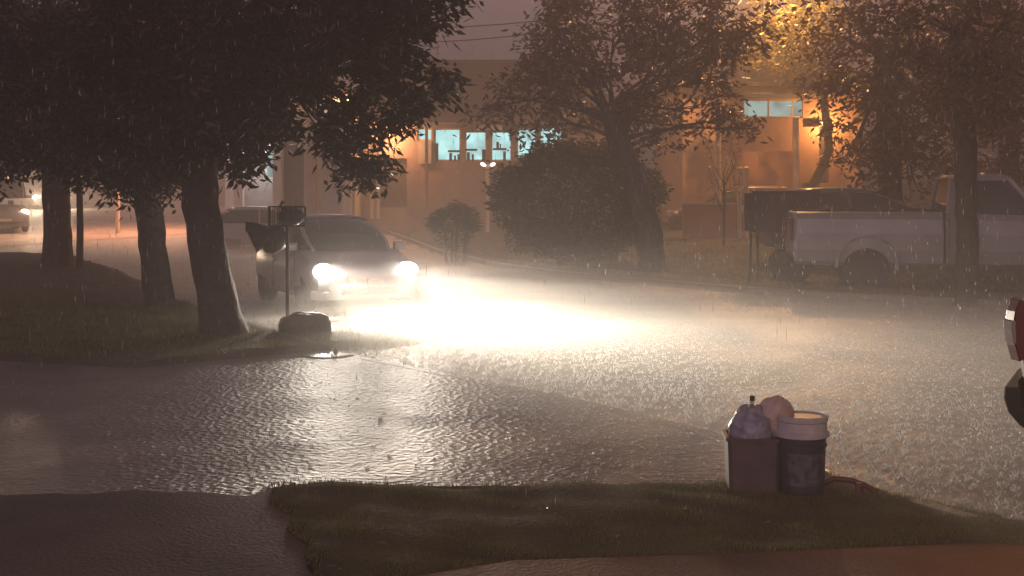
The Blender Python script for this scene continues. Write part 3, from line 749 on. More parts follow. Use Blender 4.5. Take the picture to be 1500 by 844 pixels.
MB().tube([(2.74, -.72, 1.88), (2.735, -.72, 2.25)], .006, 5).build('antenna', M['plastic'], root)
MB().box((-.03, -.86, 1.02), (.07, .14, .38)).build('tail_lamp', M['red'], root, bevel=.015)
MB().box((-.03, .86, 1.02), (.07, .14, .38)).build('tail_lamp', M['red'], root, bevel=.015)
MB().b2(-.18, -.04, -.86, .86, .42, .58).build('bumper', M['plastic'], root, bevel=.03)
MB().b2(.15, 5.1, -.62, .62, .4, .8).build('chassis', M['plastic'], root)
for x in (1.2, 4.55):
    for s in (-1, 1): wheel(root, x, s * .79, .37, .22, s, 'rim')

# ---- utility trailer behind it
x0 = (1102 - 750) / F * 24.6
root = empty('utility_trailer', (x0, 25.0, gz(x0 + .4, 24.6)), 0, 'dark grey boxy utility trailer standing behind the pickup tail', 'trailer')
zt = CH - (283 - HOR) / F * 24.6 - root.location.z; zb = CH - (340 - HOR) / F * 24.6 - root.location.z
mb = MB(); Lx = 1.25
mb.b2(0, Lx, -.45, -.41, zb, zt).b2(0, Lx, .41, .45, zb, zt).b2(0, .04, -.41, .41, zb, zt).b2(Lx - .04, Lx, -.41, .41, zb, zt)
mb.b2(.04, Lx - .04, -.41, .41, zb, zb + .04).build('box', M['trailer_paint'], root)
for k in range(4): MB().b2(.02 + k * .39, .07 + k * .39, -.48, -.451, zb, zt + .02).build('upright', M['trailer_paint'], root)
MB().b2(-.01, Lx + .01, -.475, -.40, zt, zt + .04).build('rail', M['rust'], root)
MB().tube([(.12, -.3, zb), (.12, -.3, .0)], .025, 8).lathe([(.07, 0), (.07, .03)], (.12, -.3, 0), 'z', 12).build('jack_leg', M['rust'], root)
MB().tube([(.1, .3, zb), (.1, .3, 0)], .025, 8).build('jack_leg', M['rust'], root)
for s in (-1, 1): wheel(root, .8, s * .56, .3, .16, s)
MB().tube([(.8, -.56, .3), (.8, .56, .3)], .03, 8).tube([(.8, 0, .3), (.8, 0, zb)], .04, 8).build('axle', M['rust'], root)

# ---- dark vehicle at the right edge: rear end only in view; nose to the right and slightly away
root = empty('parked_suv', (3.17, 7.98, .02), R(-29), 'dark vehicle cropped at the right edge with red tail lamp and curved bumper', 'car')
def prof(xo, y):   # side outline of the rear, local x from the tail forward
    return [(xo + .30, .36), (xo + .12, .46), (xo + .055, .60), (xo + .035, .72), (xo + .01, .88), (xo + .0, 1.02), (xo + .015, 1.16), (xo + .05, 1.27), (xo + .16, 1.33)]
rs = []
for y_, ins, k in ((-.88, .14, 0), (-.84, .05, 0), (-.6, 0, 0), (0, -.03, 0), (.6, 0, 0), (.84, .05, 0), (.88, .14, 0)):
    P_ = prof(.02 + ins, y_) + [(1.9, 1.36), (3.6, 1.10), (4.3, .95), (4.4, .5), (4.2, .32)]
    rs.append([Vector((a, y_ * .95, z)) for a, z in P_])
b = MB().rings(rs).build('body', M['dark_paint'], root, bevel=.01)
boolean_cut(b, [MB().lathe([(.42, -1.3), (.42, 1.3)], (x, 0, .36), 'y', 30) for x in (.95, 3.6)])
b.data.polygons.foreach_set('use_smooth', [True] * len(b.data.polygons)); b.data.set_sharp_from_angle(angle=R(35))
MB().rings([[Vector((x, y_, 1.32)) for x, y_ in ((.22, -.72), (3.0, -.72), (3.0, .72), (.22, .72))], [Vector((x, y_, 1.68)) for x, y_ in ((.6, -.6), (2.2, -.6), (2.2, .6), (.6, .6))]]).build('window', M['glass'], root)
MB().rings([[Vector((x, y_, 1.67)) for x, y_ in ((.55, -.62), (2.25, -.62), (2.25, .62), (.55, .62))], [Vector((x, y_, 1.73)) for x, y_ in ((.65, -.52), (2.1, -.52), (2.1, .52), (.65, .52))]]).build('roof', M['dark_paint'], root, bevel=.02)
for s in (-1, 1):
    o_ = [(.015, 1.23), (-.01, 1.16), (-.02, 1.08), (-.01, .97), (.015, .88), (.04, .90), (.055, 1.08), (.04, 1.22)]
    def lampmesh(pts_, nm, mt):
        MB().rings([[Vector((x + .06, s * .865, z)) for x, z in pts_], [Vector((x, s * .78, z)) for x, z in pts_], [Vector((x + .0, s * .60, z)) for x, z in pts_]]).build(nm, M[mt], root, bevel=.008)
    lampmesh(o_, 'tail_lamp', 'red')
    lampmesh([(-.026, 1.11), (-.028, 1.06), (-.018, .98), (.0, .98), (.0, 1.11)], 'reversing_lamp', 'lampglass')
for s in (-1, 1): wheel(root, .95, s * .76, .35, .22, s); wheel(root, 3.6, s * .76, .35, .22, s)
rs = []
for (a, z) in [(-.04, .73), (-.045, .67), (-.02, .59), (.04, .52), (.13, .465), (.26, .43)]:
    rs.append([Vector((a + dx, y_, z + dz)) for y_, dx, dz in ((-.86, .12, .0), (-.80, .02, .0), (0, -.02, 0), (.80, .02, 0), (.86, .12, 0), (.8, .1, .03), (0, .08, .03), (-.8, .1, .03))])
MB().rings(rs).build('bumper', M['plastic'], root, bevel=.012)
MB().b2(.5, 4.0, -.6, .6, .3, .55).build('underbody', M['plastic'], root)

# ------------------------------------------------------------------ buildings
def px(x, d): return (x - 750) / F * d
def pz(y, d): return CH - (y - HOR) / F * d
def window(parent, x0, x1, z0, z1, yf, pane, mull=1, tr=0):
    f = MB(); t_ = .06
    f.b2(x0 - t_, x1 + t_, yf - .05, yf + .06, z1, z1 + t_).b2(x0 - t_, x1 + t_, yf - .07, yf + .06, z0 - t_, z0)
    f.b2(x0 - t_, x0, yf - .05, yf + .06, z0, z1).b2(x1, x1 + t_, yf - .05, yf + .06, z0, z1)
    for k in range(1, mull): xx = x0 + (x1 - x0) * k / mull; f.b2(xx - .03, xx + .03, yf - .03, yf + .04, z0, z1)
    if tr: f.b2(x0, x1, yf - .028, yf + .038, z0 + (z1 - z0) * tr - .02, z0 + (z1 - z0) * tr + .02)
    o = f.build('window', M['trim'], parent)
    MB().b2(x0, x1, yf + .0, yf + .02, z0, z1).build('pane', M[pane], o)
    return o
def wall_with_holes(parent, x0, x1, z0, z1, yf, th, holes, m, name='wall'):
    """front wall built round its openings"""
    mb = MB(); hs = sorted(holes); xs = x0
    for a, b, c, d in hs:
        if a > xs: mb.b2(xs, a, yf, yf + th, z0, z1)
        mb.b2(a, b, yf, yf + th, z0, c); mb.b2(a, b, yf, yf + th, d, z1); xs = b
    if xs < x1: mb.b2(xs, x1, yf, yf + th, z0, z1)
    return mb.build(name, M[m], parent)
def house(name, label, pxl, pxr, ytop, d, depth, m, holes_px, roof_y=None, group=None, ov=.5):
    base = gz(px((pxl + pxr) / 2, d), d) - .3
    root = empty(name, (0, 0, 0), 0, label, 'house', group)
    x0, x1 = px(pxl, d), px(pxr, d); zt = pz(ytop, d)
    holes = [(px(a, d), px(b, d), pz(y1, d), pz(y0, d)) for a, b, y0, y1, *_ in holes_px]
    wall_with_holes(root, x0, x1, base, zt, d, .25, holes, m)
    MB().b2(x0, x0 + .25, d + .25, d + depth, base, zt).b2(x1 - .25, x1, d + .25, d + depth, base, zt).b2(x0 + .25, x1 - .25, d + depth - .25, d + depth, base, zt).build('wall', M[m], root)
    for (a, b, c, e), hp in zip(holes, holes_px):
        if hp[4] != 'door': window(root, a + .06, b - .06, c + .06, e - .06, d + .12, hp[4], hp[5] if len(hp) > 5 else 1)
        else:
            dd = MB().b2(a, b, d + .12, d + .17, c, e).build('door', M['wood'], root)
            MB().ell((b - .12, d + .09, (c + e) / 2 - .1), (.03, .04, .03), 8, 6).build('handle', M['chrome'], dd)
    if roof_y is not None:
        zr = pz(roof_y, d + depth / 2)
        r = MB().rings([[Vector(v) for v in ((x0 - ov, d - ov, zt), (x1 + ov, d - ov, zt), (x1 + ov, d + depth + ov, zt), (x0 - ov, d + depth + ov, zt))],
                    [Vector(v) for v in ((x0 - ov, d - ov, zt + .12), (x1 + ov, d - ov, zt + .12), (x1 + ov, d + depth + ov, zt + .12), (x0 - ov, d + depth + ov, zt + .12))],
                    [Vector(v) for v in ((x0 + 1.6, d + depth / 2 - .1, zr), (x1 - 1.6, d + depth / 2 - .1, zr), (x1 - 1.6, d + depth / 2 + .1, zr), (x0 + 1.6, d + depth / 2 + .1, zr))]]).build('roof', M['roof'], root)
    return root

# A: pale garage building
hA = house('garage_building', 'pale grey building with white lit openings, behind the front tree leaves', 330, 520, 140, 48, 8, 'wall_grey',
           [(362, 384, 218, 262, 'pale'), (388, 402, 214, 262, 'cyan_dim'), (462, 486, 150, 182, 'pale', 2), (415, 445, 205, 305, 'door')], 118)
for xx in (350, 407, 457, 508):
    MB().b2(px(xx, 47.6) - .16, px(xx, 47.6) + .16, 47.45, 47.75, gz(px(xx, 47.6), 47.6) - .2, pz(152, 47.6)).build('pillar', M['wall_grey' if xx != 457 else 'wall_brown'], hA)
# B: brown house with cyan windows
hB = house('brown_house', 'brown house with a row of cyan lit windows behind the round bush', 522, 905, 178, 50, 9, 'wall_brown',
           [(611, 633, 188, 206, 'cyan'), (636, 675, 188, 236, 'cyan'), (681, 713, 192, 236, 'cyan'), (719, 750, 192, 236, 'cyan'), (757, 786, 188, 236, 'cyan'), (790, 824, 186, 222, 'cyan'), (557, 596, 232, 304, 'door')], 88)
for a, b_, y0, y1 in ((613, 632, 207, 240),): MB().b2(px(a, 49.9), px(b_, 49.9), 49.9, 49.97, pz(y1, 50), pz(y0, 50)).build('panel', M['wall_grey'], hB)
MB().b2(px(545, 49.6) - .06, px(545, 49.6) + .06, 49.5, 49.7, .9, pz(205, 49.6)).build('post', M['trim'], hB)
MB().b2(px(554, 49.6) - .05, px(554, 49.6) + .05, 49.5, 49.7, .9, pz(205, 49.6)).build('post', M['trim'], hB)
MB().b2(px(640, 49.3) - .35, px(615, 49.3) + .2, 49.2, 49.6, .9, pz(186, 49.3)).build('pillar', M['wall_brown'], hB)
MB().b2(px(697, 49.5), px(736, 49.5), 49.1, 49.9, pz(190, 49.5), pz(183, 49.5)).build('awning', M['trim'], hB)
MB().b2(px(522, 49.5), px(905, 49.5), 48.8, 49.95, pz(181, 49.5), pz(178, 49.5)).build('eave', M['roof'], hB)
# furniture seen against the panes
for a, b_, y0, y1 in ((656, 674, 220, 223), (658, 662, 224, 236), (665, 668, 228, 236), (670, 673, 226, 236), (682, 699, 218, 221), (684, 688, 223, 236), (691, 694, 226, 236), (706, 711, 219, 236), (722, 742, 217, 220), (727, 731, 208, 217), (732, 734, 211, 217), (737, 741, 222, 236), (638, 642, 210, 236), (746, 750, 188, 206)):
    MB().b2(px(a, 50), px(b_, 50), 50.02, 50.10, pz(y1, 50), pz(y0, 50)).build('furniture', M['plastic'], hB)
# garden lamps in front: two small bright lamps on a post
g0 = (px(714, 46), 46); zz = gz(*g0)
lp = empty('garden_lamp', (g0[0], g0[1], zz), 0, 'thin post with two small bright lamps below the cyan windows', 'lamp')
zl = pz(241, 46) - zz
MB().tube([(0, 0, -.1), (0, 0, zl)], .06, 8).build('post', M['trim'], lp)
MB().tube([(-.16, 0, zl - .05), (0, 0, zl - .1), (.2, 0, zl - .03)], .02, 6).build('arm', M['trim'], lp)
for s in (-1, 1): 
    q = MB().ell((s * .17 + .02, -.03, zl), (.10, .08, .06), 10, 6, Matrix.Rotation(-s * R(25), 3, 'Y')).build('lamp_head', M['whitelamp'], lp)
# D: orange house right
hD = house('orange_house', 'ochre house with a pale blue transom window, lit orange at the right', 1000, 1262, 128, 42, 8, 'wall_orange',
           [(1088, 1200, 145, 173, 'cyan_dim', 3), (1176, 1214, 186, 268, 'door')], 62)
MB().b2(px(1165, 41.6) - .07, px(1165, 41.6) + .09, 41.5, 41.7, gz(7, 41), pz(173, 41.6)).build('pillar', M['trim'], hD)
MB().b2(px(1076, 41.8), px(1162, 41.8), 41.7, 41.96, .7, pz(222, 41.8)).build('brick_plinth', M['brick'], hD)
MB().b2(px(1070, 41.3), px(1215, 41.3), 40.4, 41.99, pz(141, 41.3), pz(138, 41.3)).build('eave', M['roof'], hD)
# C: small wall between
root = empty('low_wall', (0, 0, 0), 0, 'pale low garden wall beside the parked maroon car', 'wall')
MB().b2(px(1000, 36), px(1078, 36), 36, 36.15, .6, pz(300, 36)).build('wall', M['wall_orange'], root)
MB().b2(px(1000, 36) - .03, px(1078, 36) + .03, 35.95, 36.2, pz(300, 36), pz(297, 36)).build('coping', M['trim'], root)
for k, xx in enumerate((1083, 1093)):
    q = (px(xx, 36), 36)
    o = MB().tube([(q[0], q[1], .4), (q[0], q[1], pz(248, 36))], .07, 8).ell((q[0], q[1], pz(247, 36)), (.08, .08, .06), 10, 6).build('gate_post', M['pole'])
    tag(o, ('short pale gate post nearer the utility pole', 'short pale gate post nearer the brick wall')[k], 'post', 'pair of gate posts')

# pale utility pole with sodium lamp arm
q = (px(1052, 36.8), 36.8); zz = gz(*q)
up = empty('street_lamp', (q[0], q[1], zz), 0, 'tall pale pole with a sodium lamp arm above the parked cars', 'street lamp')
htop = pz(-90, 36.8) - zz
MB().tube([(0, 0, -.2), (0, 0, htop)], [.085, .06], 10).build('pole', M['pole'], up)
ax = px(1135, 36.8) - q[0]; az = pz(-62, 36.8) - zz
MB().tube([(0, 0, az - .6), (ax * .4, .3, az + .1), (ax, .6, az + .25)], .03, 8).build('arm', M['pole'], up)
MB().ell((ax + .15, .65, az + .22), (.35, .14, .09), 12, 6).build('lamp_shade', M['grey_paint'], up)
bulb = MB().ell((ax + .15, .65, az + .13), (.2, .1, .05), 10, 6).build('lamp_bulb', M['sodium'], up)
light('POINT', up, (ax + .15, .6, az - .05), 4200, (1, .50, .17), shadow_soft_size=.12)

# left street lamp hidden in the crowns, lights the far road orange
q = (-15.2, 50.0); zz = gz(*q)
s2 = empty('street_lamp', (q[0], q[1], zz), 0, 'street lamp hidden behind the left crowns that lights the far road orange', 'street lamp')
MB().tube([(0, 0, -.2), (0, 0, 6.2)], [.09, .06], 10).build('pole', M['pole'], s2)
MB().tube([(0, 0, 6.0), (.5, 0, 6.5), (1.3, 0, 6.6)], .03, 8).build('arm', M['pole'], s2)
MB().ell((1.45, 0, 6.6), (.35, .14, .09), 12, 6).build('lamp_shade', M['grey_paint'], s2)
MB().ell((1.45, 0, 6.5), (.2, .1, .05), 10, 6).build('lamp_bulb', M['sodium'], s2)
light('SPOT', s2, (1.45, 0, 6.35), 8500, (1, .42, .22), (0, 0, 0), spot_size=R(140), spot_blend=1, shadow_soft_size=.12)

# wall lamps on houses
def wall_lamp(label, x, y, z, e, col, m):
    r_ = empty('wall_lamp', (x, y, z), 0, label, 'lamp')
    MB().box((0, .1, .05), (.14, .2, .06)).build('bracket', M['plastic'], r_)
    MB().ell((0, -.02, 0), (.12, .1, .08), 12, 8).build('lamp_bulb', M[m], r_)
    light('POINT', r_, (0, -.25, -.05), e, col, shadow_soft_size=.08)
wall_lamp('orange wall lamp beside the door of the brown house', px(570, 49.5), 49.8, pz(196, 49.5), 550, (1, .45, .18), 'sodium')
wall_lamp('orange lamp high on the pale garage building behind the leaves', px(507, 47.3), 47.8, pz(146, 47.3), 320, (1, .5, .2), 'sodium')
wall_lamp('added white lamp brightening the pale garage building', px(398, 47.3), 47.9, pz(196, 47.3), 900, (.9, .95, 1), 'whitelamp')  # extra white light added to brighten the garage front
wall_lamp('orange wall lamp over the door of the orange house', px(1212, 41.5), 41.8, pz(180, 41.5), 200, (1, .45, .15), 'sodium')

# overhead wires from the pole to the left
for k, (ya, yb) in enumerate(((36, 30), (46, 62))):
    a = W(1052, -5, 36.8); b_ = W(430, ya, 60); pts = []
    for j in range(25):
        u = j / 24; p_ = a.lerp(b_, u); p_.z -= (.5 + .35 * k) * 4 * u * (1 - u); pts.append(p_)
    o = MB().tube(pts, .022, 5).build('overhead_wire', M['plastic'])
    tag(o, ('upper sagging cable crossing the mauve sky', 'lower sagging cable crossing the mauve sky')[k], 'cable', 'overhead cables')

# ------------------------------------------------------------------ verge furniture
# post by the left tree
q = (px(116, 26.6), 26.6); zz = gz(*q)
o = empty('wooden_post', (q[0], q[1], zz), 0, 'thin dark wooden post right of the leftmost trunk', 'post')
MB().tube([(0, 0, -.2), (.02, 0, .8), (0, 0, 1.75)], [.075, .07, .065], 9, wob=.06).build('shaft', M['wood'], o)
MB().box((0, 0, 1.55), (.22, .05, .05)).build('crosspiece', M['wood'], o)

# rubbish basket on a pole
bd = 17.2; q = (px(421, bd), bd); zz = gz(*q)
rb = empty('rubbish_basket', (q[0], q[1], zz), R(6), 'iron rubbish basket on a thin pole beside the front trunk', 'rubbish basket')
zt = pz(303, bd) - zz; zb = pz(331, bd) - zz; wx_ = .235
MB().tube([(0, 0, -.2), (0, 0, zb)], .024, 8).build('pole', M['rust'], rb)
mb = MB()
for z in (zb, zt):
    for a, b_ in (((-wx_, -.16), (wx_, -.16)), ((wx_, -.16), (wx_, .16)), ((wx_, .16), (-wx_, .16)), ((-wx_, .16), (-wx_, -.16))):
        mb.tube([(*a, z), (*b_, z)], .010, 5)
for k in range(9):
    x = -wx_ + k * wx_ / 4
    for y_ in (-.16, .16): mb.tube([(x, y_, zb), (x, y_, zt)], .006, 4)
for k in range(1, 5):
    y_ = -.16 + k * .064
    for x in (-wx_, wx_): mb.tube([(x, y_, zb), (x, y_, zt)], .006, 4)
for k in range(7): mb.tube([(-wx_, -.16 + k * .053, zb), (wx_, -.16 + k * .053, zb)], .005, 4)
mb.build('basket', M['rust'], rb)
def crumple(c, r, seed, lump=.12, rot=None, nu=18, nv=12):
    return MB().ell(c, r, nu, nv, rot, lump, random.Random(seed))
o = crumple((q[0] + .05, q[1], zz + zb + .12), (.19, .135, .12), 3, .1).tube([(q[0] - .02, q[1], zz + zb + .2), (q[0] - .1, q[1], zz + zb + .27), (q[0] - .06, q[1] + .03, zz + zb + .32)], [.05, .02, .03], 7).build('rubbish_bag', M['bag'], None, smooth=True)
tag(o, 'tied dark rubbish bag inside the basket on the pole', 'bag')
# torn bag hanging off the left side
def sheet_bag(name, label, pts_front, th, m, d):
    mb = MB(); rr = random.Random(5); n = len(pts_front); jj = 2.6
    c = Vector((sum(p[0] for p in pts_front) / n, sum(p[1] for p in pts_front) / n))
    rings = []
    for f, off in ((.55, -th), (.9, -th * .75), (1.0, 0), (.9, th * .75), (.55, th)):
        rings.append([W(c.x + (p[0] - c.x) * f + rr.uniform(-jj, jj), c.y + (p[1] - c.y) * f + rr.uniform(-jj, jj), d + off + rr.uniform(-.03, .03)) for p in pts_front])
    o = mb.rings(rings).build(name, m, None, smooth=True); return tag(o, label, 'bag')
sheet_bag('rubbish_bag', 'torn dark rubbish bag drooping at the left of the basket', [(358, 322), (372, 326), (383, 330), (394, 334), (398, 350), (388, 362), (378, 369), (372, 360), (366, 346), (360, 334)], .1, M['bag'], 17.3)
sheet_bag('rubbish_bag', 'grey green rubbish bag hanging under the basket, left of the pole', [(390, 331), (402, 329), (416, 331), (419, 342), (420, 356), (415, 366), (402, 372), (388, 370), (382, 358), (384, 342)], .12, M['bag_green'], 17.38)

# rock at its foot
def rock(name, label, c, r, seed, m, rot=0):
    rr = random.Random(seed); mb = MB().ell((0, 0, 0), (1, 1, 1), 20, 12)
    vs = []
    for x, y_, z in mb.v:
        s_ = 1 + .10 * math.sin(x * 3 + seed) * math.cos(z * 4) + .06 * math.sin(y_ * 7 + x * 5) + rr.uniform(-.035, .035)
        e = .55; f = lambda t_: math.copysign(abs(t_) ** e, t_)
        vs.append((f(x) * r[0] * s_, f(y_) * r[1] * s_, f(z) * r[2] * s_ * (1 if x > -.4 else .96)))
    mb.v = vs; o = mb.build(name, m, None, smooth=True); o.location = c; o.rotation_euler = (0, R(4), rot); return tag(o, label, 'rock')
rock('rock', 'muddy squarish rock at the foot of the basket pole', (px(446, 16.4), 16.5, .15), (.31, .22, .165), 4, M['rock'], R(8))
# low earth tongue around it
mb = MB(); rs = []
for k in range(6):
    u = k / 5; rs.append([Vector((px(455, 16) + (.55 + .75 * (1 - u)) * math.cos(a) * 1.0 + .35 * (1 - u) * max(0, math.cos(a)), 15.95 + (.35 + .6 * (1 - u)) * math.sin(a), -.03 + .13 * math.sin(u * 1.57))) for a in [j * 2 * math.pi / 28 for j in range(28)]])
tag(mb.rings(rs).build('verge_earth', M['soil'], None, smooth=True), kind='structure')
xs = px(455, 16) + rng.normal(.1, .55, 3500); ys = 15.95 + rng.normal(0, .35, 3500); n = len(xs); hh = rng.uniform(.02, .07, n); a = rng.uniform(0, 6.28, n)
v = np.stack([np.c_[xs - .006 * np.cos(a), ys - .006 * np.sin(a), np.full(n, .03)], np.c_[xs + .006 * np.cos(a), ys + .006 * np.sin(a), np.full(n, .03)], np.c_[xs + rng.normal(0, .02, n), ys + rng.normal(0, .02, n), .07 + hh]], 1).reshape(-1, 3)
tag(link('grass', raw_mesh('grass', v, np.arange(3 * n), 3), M['grass']), 'grass tufts around the rock at the pole foot', 'grass', kind='stuff')
# puddle in front of the rock
mb = MB(); pc = (px(478, 14.5), 14.45)
mb.add([(pc[0] + .30 * math.cos(a) * (1 + .15 * math.sin(3 * a)), pc[1] + .2 * math.sin(a) * (1 + .1 * math.cos(4 * a)), .047) for a in [j * math.pi / 12 for j in range(24)]], [tuple(range(24))])
tag(mb.build('puddle', M['puddle']), kind='structure')

# ------------------------------------------------------------------ buckets on the grass strip
dB = 7.85
def gzz(x, y): return max(gz(x, y), .045)
# square bin at left
q = (px(1101, dB), dB); zz = gzz(*q) - .015; hb = pz(636, dB) - zz
bn = empty('rubbish_bin', (q[0], q[1], zz), R(-4), 'square maroon-grey plastic bin holding the stuffed bags, left of the pail', 'bin')
a, b_ = .150, .155; rs = []
for x_, z_ in ((a * .94, 0), (a * .96, .01), (b_, hb - .02), (b_ + .012, hb - .02), (b_ + .012, hb), (b_ - .008, hb), (b_ - .012, hb - .03), (a * .9, .02)):
    rs.append([Vector((sx * x_ * (1 if abs(sx) == 1 else 1), sy * x_ * .95, z_)) for sx, sy in ((-1, -.86), (-.86, -1), (.86, -1), (1, -.86), (1, .86), (.86, 1), (-.86, 1), (-1, .86))])
MB().rings(rs).build('tub', M['bin'], bn)
def fold_bag(name, label, c, r, seed, m, rot=None):
    rr = random.Random(seed); mb = MB(); rs = []
    nu, nv = 28, 16; ph = [rr.uniform(0, 6.28) for _ in range(6)]
    for j in range(nv + 1):
        th = min(max(math.pi * j / nv, .03), math.pi - .03); ring = []
        for k in range(nu):
            a_ = 2 * math.pi * k / nu
            f = 1 + .06 * math.sin(5 * a_ + ph[0] + 2 * th) + .045 * math.sin(9 * a_ + ph[1] - 3 * th) + .03 * math.sin(3 * a_ + 6 * th + ph[2]) + rr.uniform(-.012, .012)
            p_ = Vector((r[0] * math.sin(th) * math.cos(a_), r[1] * math.sin(th) * math.sin(a_), r[2] * math.cos(th))) * f
            ring.append((rot @ p_ if rot else p_) + Vector(c))
        rs.append(ring)
    return mb.rings(rs)
o = fold_bag('x', '', (q[0] - .005, q[1] - .02, zz + hb + .035), (.135, .13, .145), 2, None, Matrix.Rotation(R(28), 3, 'Y')).build('plastic_bag', M['bag_blue'], None, smooth=True)
tag(o, 'blue and white printed plastic bag bulging out of the left bin', 'bag')
o = fold_bag('x', '', (q[0] + .14, q[1] + .0, zz + hb + .10), (.115, .12, .125), 9, None, Matrix.Rotation(R(15), 3, 'Y')).build('plastic_bag', M['bag_pink'], None, smooth=True)
tag(o, 'smooth pale pink round bag on top between bin and pail', 'bag')
bt = empty('bottle', (q[0] + .015, q[1] + .06, zz + hb + .08), 0, 'small bottle with a black cap sticking up behind the blue bag', 'bottle')
MB().lathe([(.001, 0), (.03, 0), (.03, .06), (.012, .09), (.012, .115)], (0, 0, 0), 'z', 14).build('bottle_body', M['lid'], bt)
MB().lathe([(.016, .112), (.016, .142), (.001, .142)], (0, 0, 0), 'z', 14).build('cap', M['plastic'], bt)
# pail
q2 = (px(1174, dB - .1), dB - .1); zz2 = gzz(*q2) - .01; hp = pz(630, dB - .1) - zz2
pl = empty('paint_pail', (q2[0], q2[1], zz2), R(12), 'round dark pail with a worn label and pale stacked lids', 'bucket')
MB().lathe([(.001, 0), (.128, 0), (.132, .01), (.142, hp - .09), (.150, hp - .09), (.150, hp - .075), (.143, hp - .07), (.144, hp - .04), (.151, hp - .04), (.151, hp - .03), (.145, hp - .02), (.145, hp), (.001, hp)], (0, 0, 0), 'z', 40).build('tub', M['pail'], pl)
MB().lathe([(.148, hp - .035), (.162, hp - .03), (.164, hp - .004), (.150, hp + .002), (.149, hp + .055), (.140, hp + .06), (.001, hp + .055)], (0, 0, 0), 'z', 40).build('lid', M['lid'], pl)
MB().lathe([(.13, hp + .057), (.153, hp + .062), (.155, hp + .085), (.142, hp + .092), (.12, hp + .082), (.001, hp + .08)], (.004, .003, 0), 'z', 40).build('lid', M['lid'], pl)
lab = MB(); ring = []
for z_, rr_ in ((.05, .1375), (hp - .12, .1425)):
    ring.append([Vector((math.sin(R(a_)) * rr_, -math.cos(R(a_)) * rr_, z_)) for a_ in range(-58, 50, 6)])
for z_, rr_ in ((hp - .12, .1405), (.05, .1355)):
    ring.append([Vector((math.sin(R(a_)) * rr_, -math.cos(R(a_)) * rr_, z_)) for a_ in range(-58, 50, 6)])
n_ = len(ring[0]); lab.rings(ring, cap=False, closed=False).build('paper_label', M['label'], pl)
lab2 = MB()
for z0_, z1_, a0, a1 in ((.165, .20, -45, 38), (.10, .115, -40, 20), (.075, .085, -40, 34)):
    rr_ = .1445; pts1 = [Vector((math.sin(R(a_)) * rr_, -math.cos(R(a_)) * rr_, z0_)) for a_ in range(a0, a1, 5)]; pts2 = [p_ + Vector((0, 0, z1_ - z0_)) for p_ in pts1]
    lab2.rings([pts1, pts2, [p_ * .985 + Vector((0, 0, .002)) for p_ in pts2]], cap=False, closed=False)
lab2.build('label_band', M['label'], pl)
# hose
hp_ = [(q2[0] + .13, q2[1] + .02, zz2 + .035), (q2[0] + .2, q2[1] + .03, zz2 + .065), (q2[0] + .30, q2[1] + .0, zz2 + .06), (q2[0] + .37, q2[1] - .05, zz2 + .04), (q2[0] + .42, q2[1] - .1, zz2 + .015)]
P4 = []
for k in range(len(hp_) - 1):
    for s_ in range(5): P4.append(Vector(hp_[k]).lerp(Vector(hp_[k + 1]), s_ / 5))
P4.append(Vector(hp_[-1]))
hs = MB().tube(P4, .017, 10).build('garden_hose', M['hose'], None, smooth=True); tag(hs, 'short red-brown hose arching over the grass right of the pail', 'hose')
MB().lathe([(.022, -.02), (.03, .0), (.03, .03), (.018, .05)], (q2[0] + .325, q2[1] - .06, zz2 + .01), 'z', 12).build('nozzle', M['hose'], hs)

# fallen leaves and twigs
lf = [(393, 720), (300, 760), (800, 750), (905, 790), (1125, 768), (485, 833), (500, 838), (960, 742), (650, 765), (1290, 735), (1320, 705), (560, 800)]
for k, (a_, b_) in enumerate(lf):
    d_ = F * (CH - .06) / (b_ - HOR); x_, y_ = px(a_, d_), d_; z_ = max(gz(x_, y_), .055) + .018; an = rnd.uniform(0, 6.28); l_ = rnd.uniform(.02, .04)
    u = Vector((math.cos(an), math.sin(an), .25)) * l_; v_ = Vector((-math.sin(an), math.cos(an), .1)) * l_ * .4; c = Vector((x_, y_, z_))
    o = MB().add([c - u, c + v_ + Vector((0, 0, .006)), c + u, c - v_ + Vector((0, 0, .006)), c - Vector((0, 0, .003))], [(0, 3, 2, 4), (0, 4, 2, 1), (0, 1, 2, 3)]).build('fallen_leaf', M['dryleaf'])
    tag(o, 'small pale wet leaf lying on the ground in the foreground', 'leaf', 'fallen leaves in the foreground')

# ------------------------------------------------------------------ rain: splashes on the water and falling drops
def spikes(name, X, Y, Z, hs_, ws, lean=.5, kind='stuff', label=None):
    n = len(X); a = rng.uniform(0, 6.28, n); h = hs_ * rng.uniform(.35, 1.4, n); w_ = ws * rng.uniform(.6, 1.5, n)
    lx, ly = np.cos(a) * h * lean, np.sin(a) * h * lean
    base = []
    for k in range(3):
        an = a + k * 2.094; base.append(np.c_[X + np.cos(an) * w_, Y + np.sin(an) * w_, Z])
    mid = [np.c_[X + lx * .6 + np.cos(a + k * 2.094) * w_ * .7, Y + ly * .6 + np.sin(a + k * 2.094) * w_ * .7, Z + h * .7] for k in range(3)]
    top = np.c_[X + lx, Y + ly, Z + h]
    v = np.stack(base + mid + [top], 1).reshape(-1, 3); k = np.arange(n)[:, None] * 7
    tr = []
    for i_ in range(3):
        j_ = (i_ + 1) % 3; tr += [k + i_, k + j_, k + 3 + j_, k + i_, k + 3 + j_, k + 3 + i_, k + 3 + i_, k + 3 + j_, k + 6]
    o = link(name, raw_mesh(name, v, np.hstack(tr).ravel(), 3), M['spray']); return tag(o, label, 'water', kind=kind)
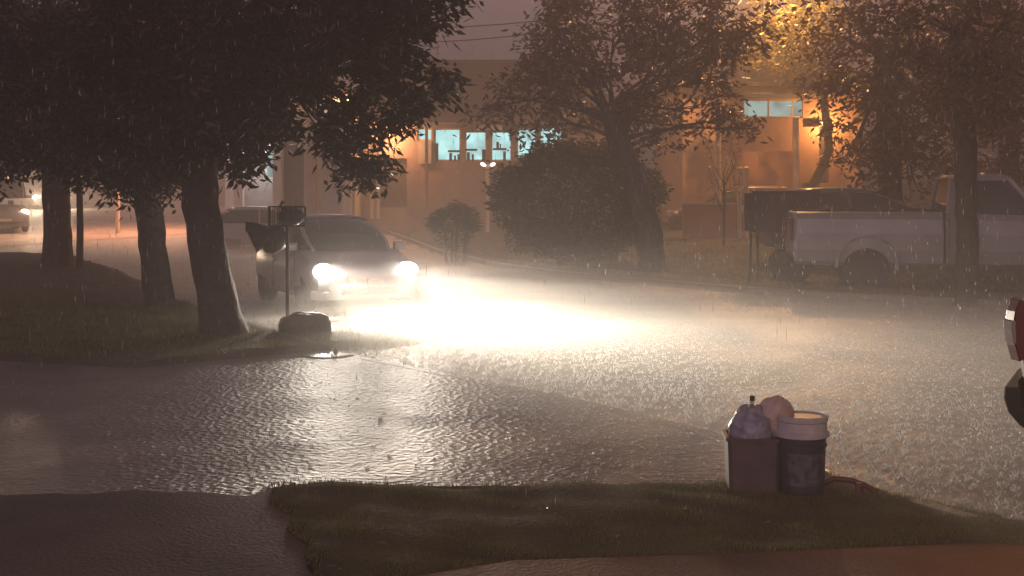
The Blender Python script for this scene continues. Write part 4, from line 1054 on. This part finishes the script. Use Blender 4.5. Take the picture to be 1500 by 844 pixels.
def road_pts(n, x0, x1, y0, y1, poly):
    # denser near the camera, as seen
    y = y0 * (y1 / y0) ** rng.uniform(0, 1, n) ; x = rng.uniform(x0, x1, n); m = np.abs(x) < y * .43; x, y = x[m], y[m]
    ok = poly(x, y); return x[ok], y[ok]
x, y = road_pts(110000, -8, 12, 7, 30, lambda x, y: pip(ROAD, x, y) | pip(DRIVE, x, y))
ok_ = ~pip(DRIVE, x, y) | (rng.uniform(0, 1, len(x)) < .02 + .4 * sm((x + 1.0 + rng.normal(0, .15, len(x))) / 1.9) ** 1.5); x, y = x[ok_][:22000], y[ok_][:22000]; X = np.repeat(x, 4) + rng.normal(0, .012, len(x) * 4); Y = np.repeat(y, 4) + rng.normal(0, .012, len(x) * 4)
Zr = np.where(pip(DRIVE, X, Y), .035, .012)
spikes('rain_splash', X, Y, Zr, np.where(pip(DRIVE, X, Y), .012, .026), .0042, .7, label='rain splashes jumping off the flooded road and driveway')
# drops in the air
n = 8000; y = 6 + 22 * rng.uniform(0, 1, n) ** .8; x = rng.uniform(-1, 1, n) * y * .42; z = rng.uniform(.15, 5, n)
h = rng.uniform(.02, .045, n); w_ = .0018
v = np.stack([np.c_[x, y, z - h], np.c_[x + w_, y, z], np.c_[x - w_ * .5, y + w_, z], np.c_[x - w_ * .5, y - w_, z], np.c_[x, y, z + h]], 1).reshape(-1, 3); k = np.arange(n)[:, None] * 5
tr = []
for a_, b_ in ((1, 2), (2, 3), (3, 1)): tr += [k, k + a_, k + b_, k + 4, k + b_, k + a_]
tag(link('rain', raw_mesh('rain', v, np.hstack(tr).ravel(), 3), M['spray']), 'falling rain drops over the road', 'rain', kind='stuff')

# porch lantern just behind the viewpoint's right: the warm light on the near path
pr_ = empty('porch_lantern', (2.95, 4.9, gz(2.95, 4.9)), 0, 'porch lantern on a short post beside the near path', 'lantern')
MB().tube([(0, 0, -.1), (0, 0, 1.9)], .04, 8).build('post', M['plastic'], pr_)
MB().lathe([(.05, 1.9), (.09, 1.93), (.10, 2.12), (.03, 2.2)], (0, 0, 0), 'z', 12).build('lamp_glass', M['sodium'], pr_)
light('SPOT', pr_, (-.1, 0, 1.86), 150, (1, .48, .18), (0, R(-12), 0), spot_size=R(108), spot_blend=.8, shadow_soft_size=.05)
light('POINT', pr_, (-.2, 0, 2.02), 26, (1, .62, .34), shadow_soft_size=.08)
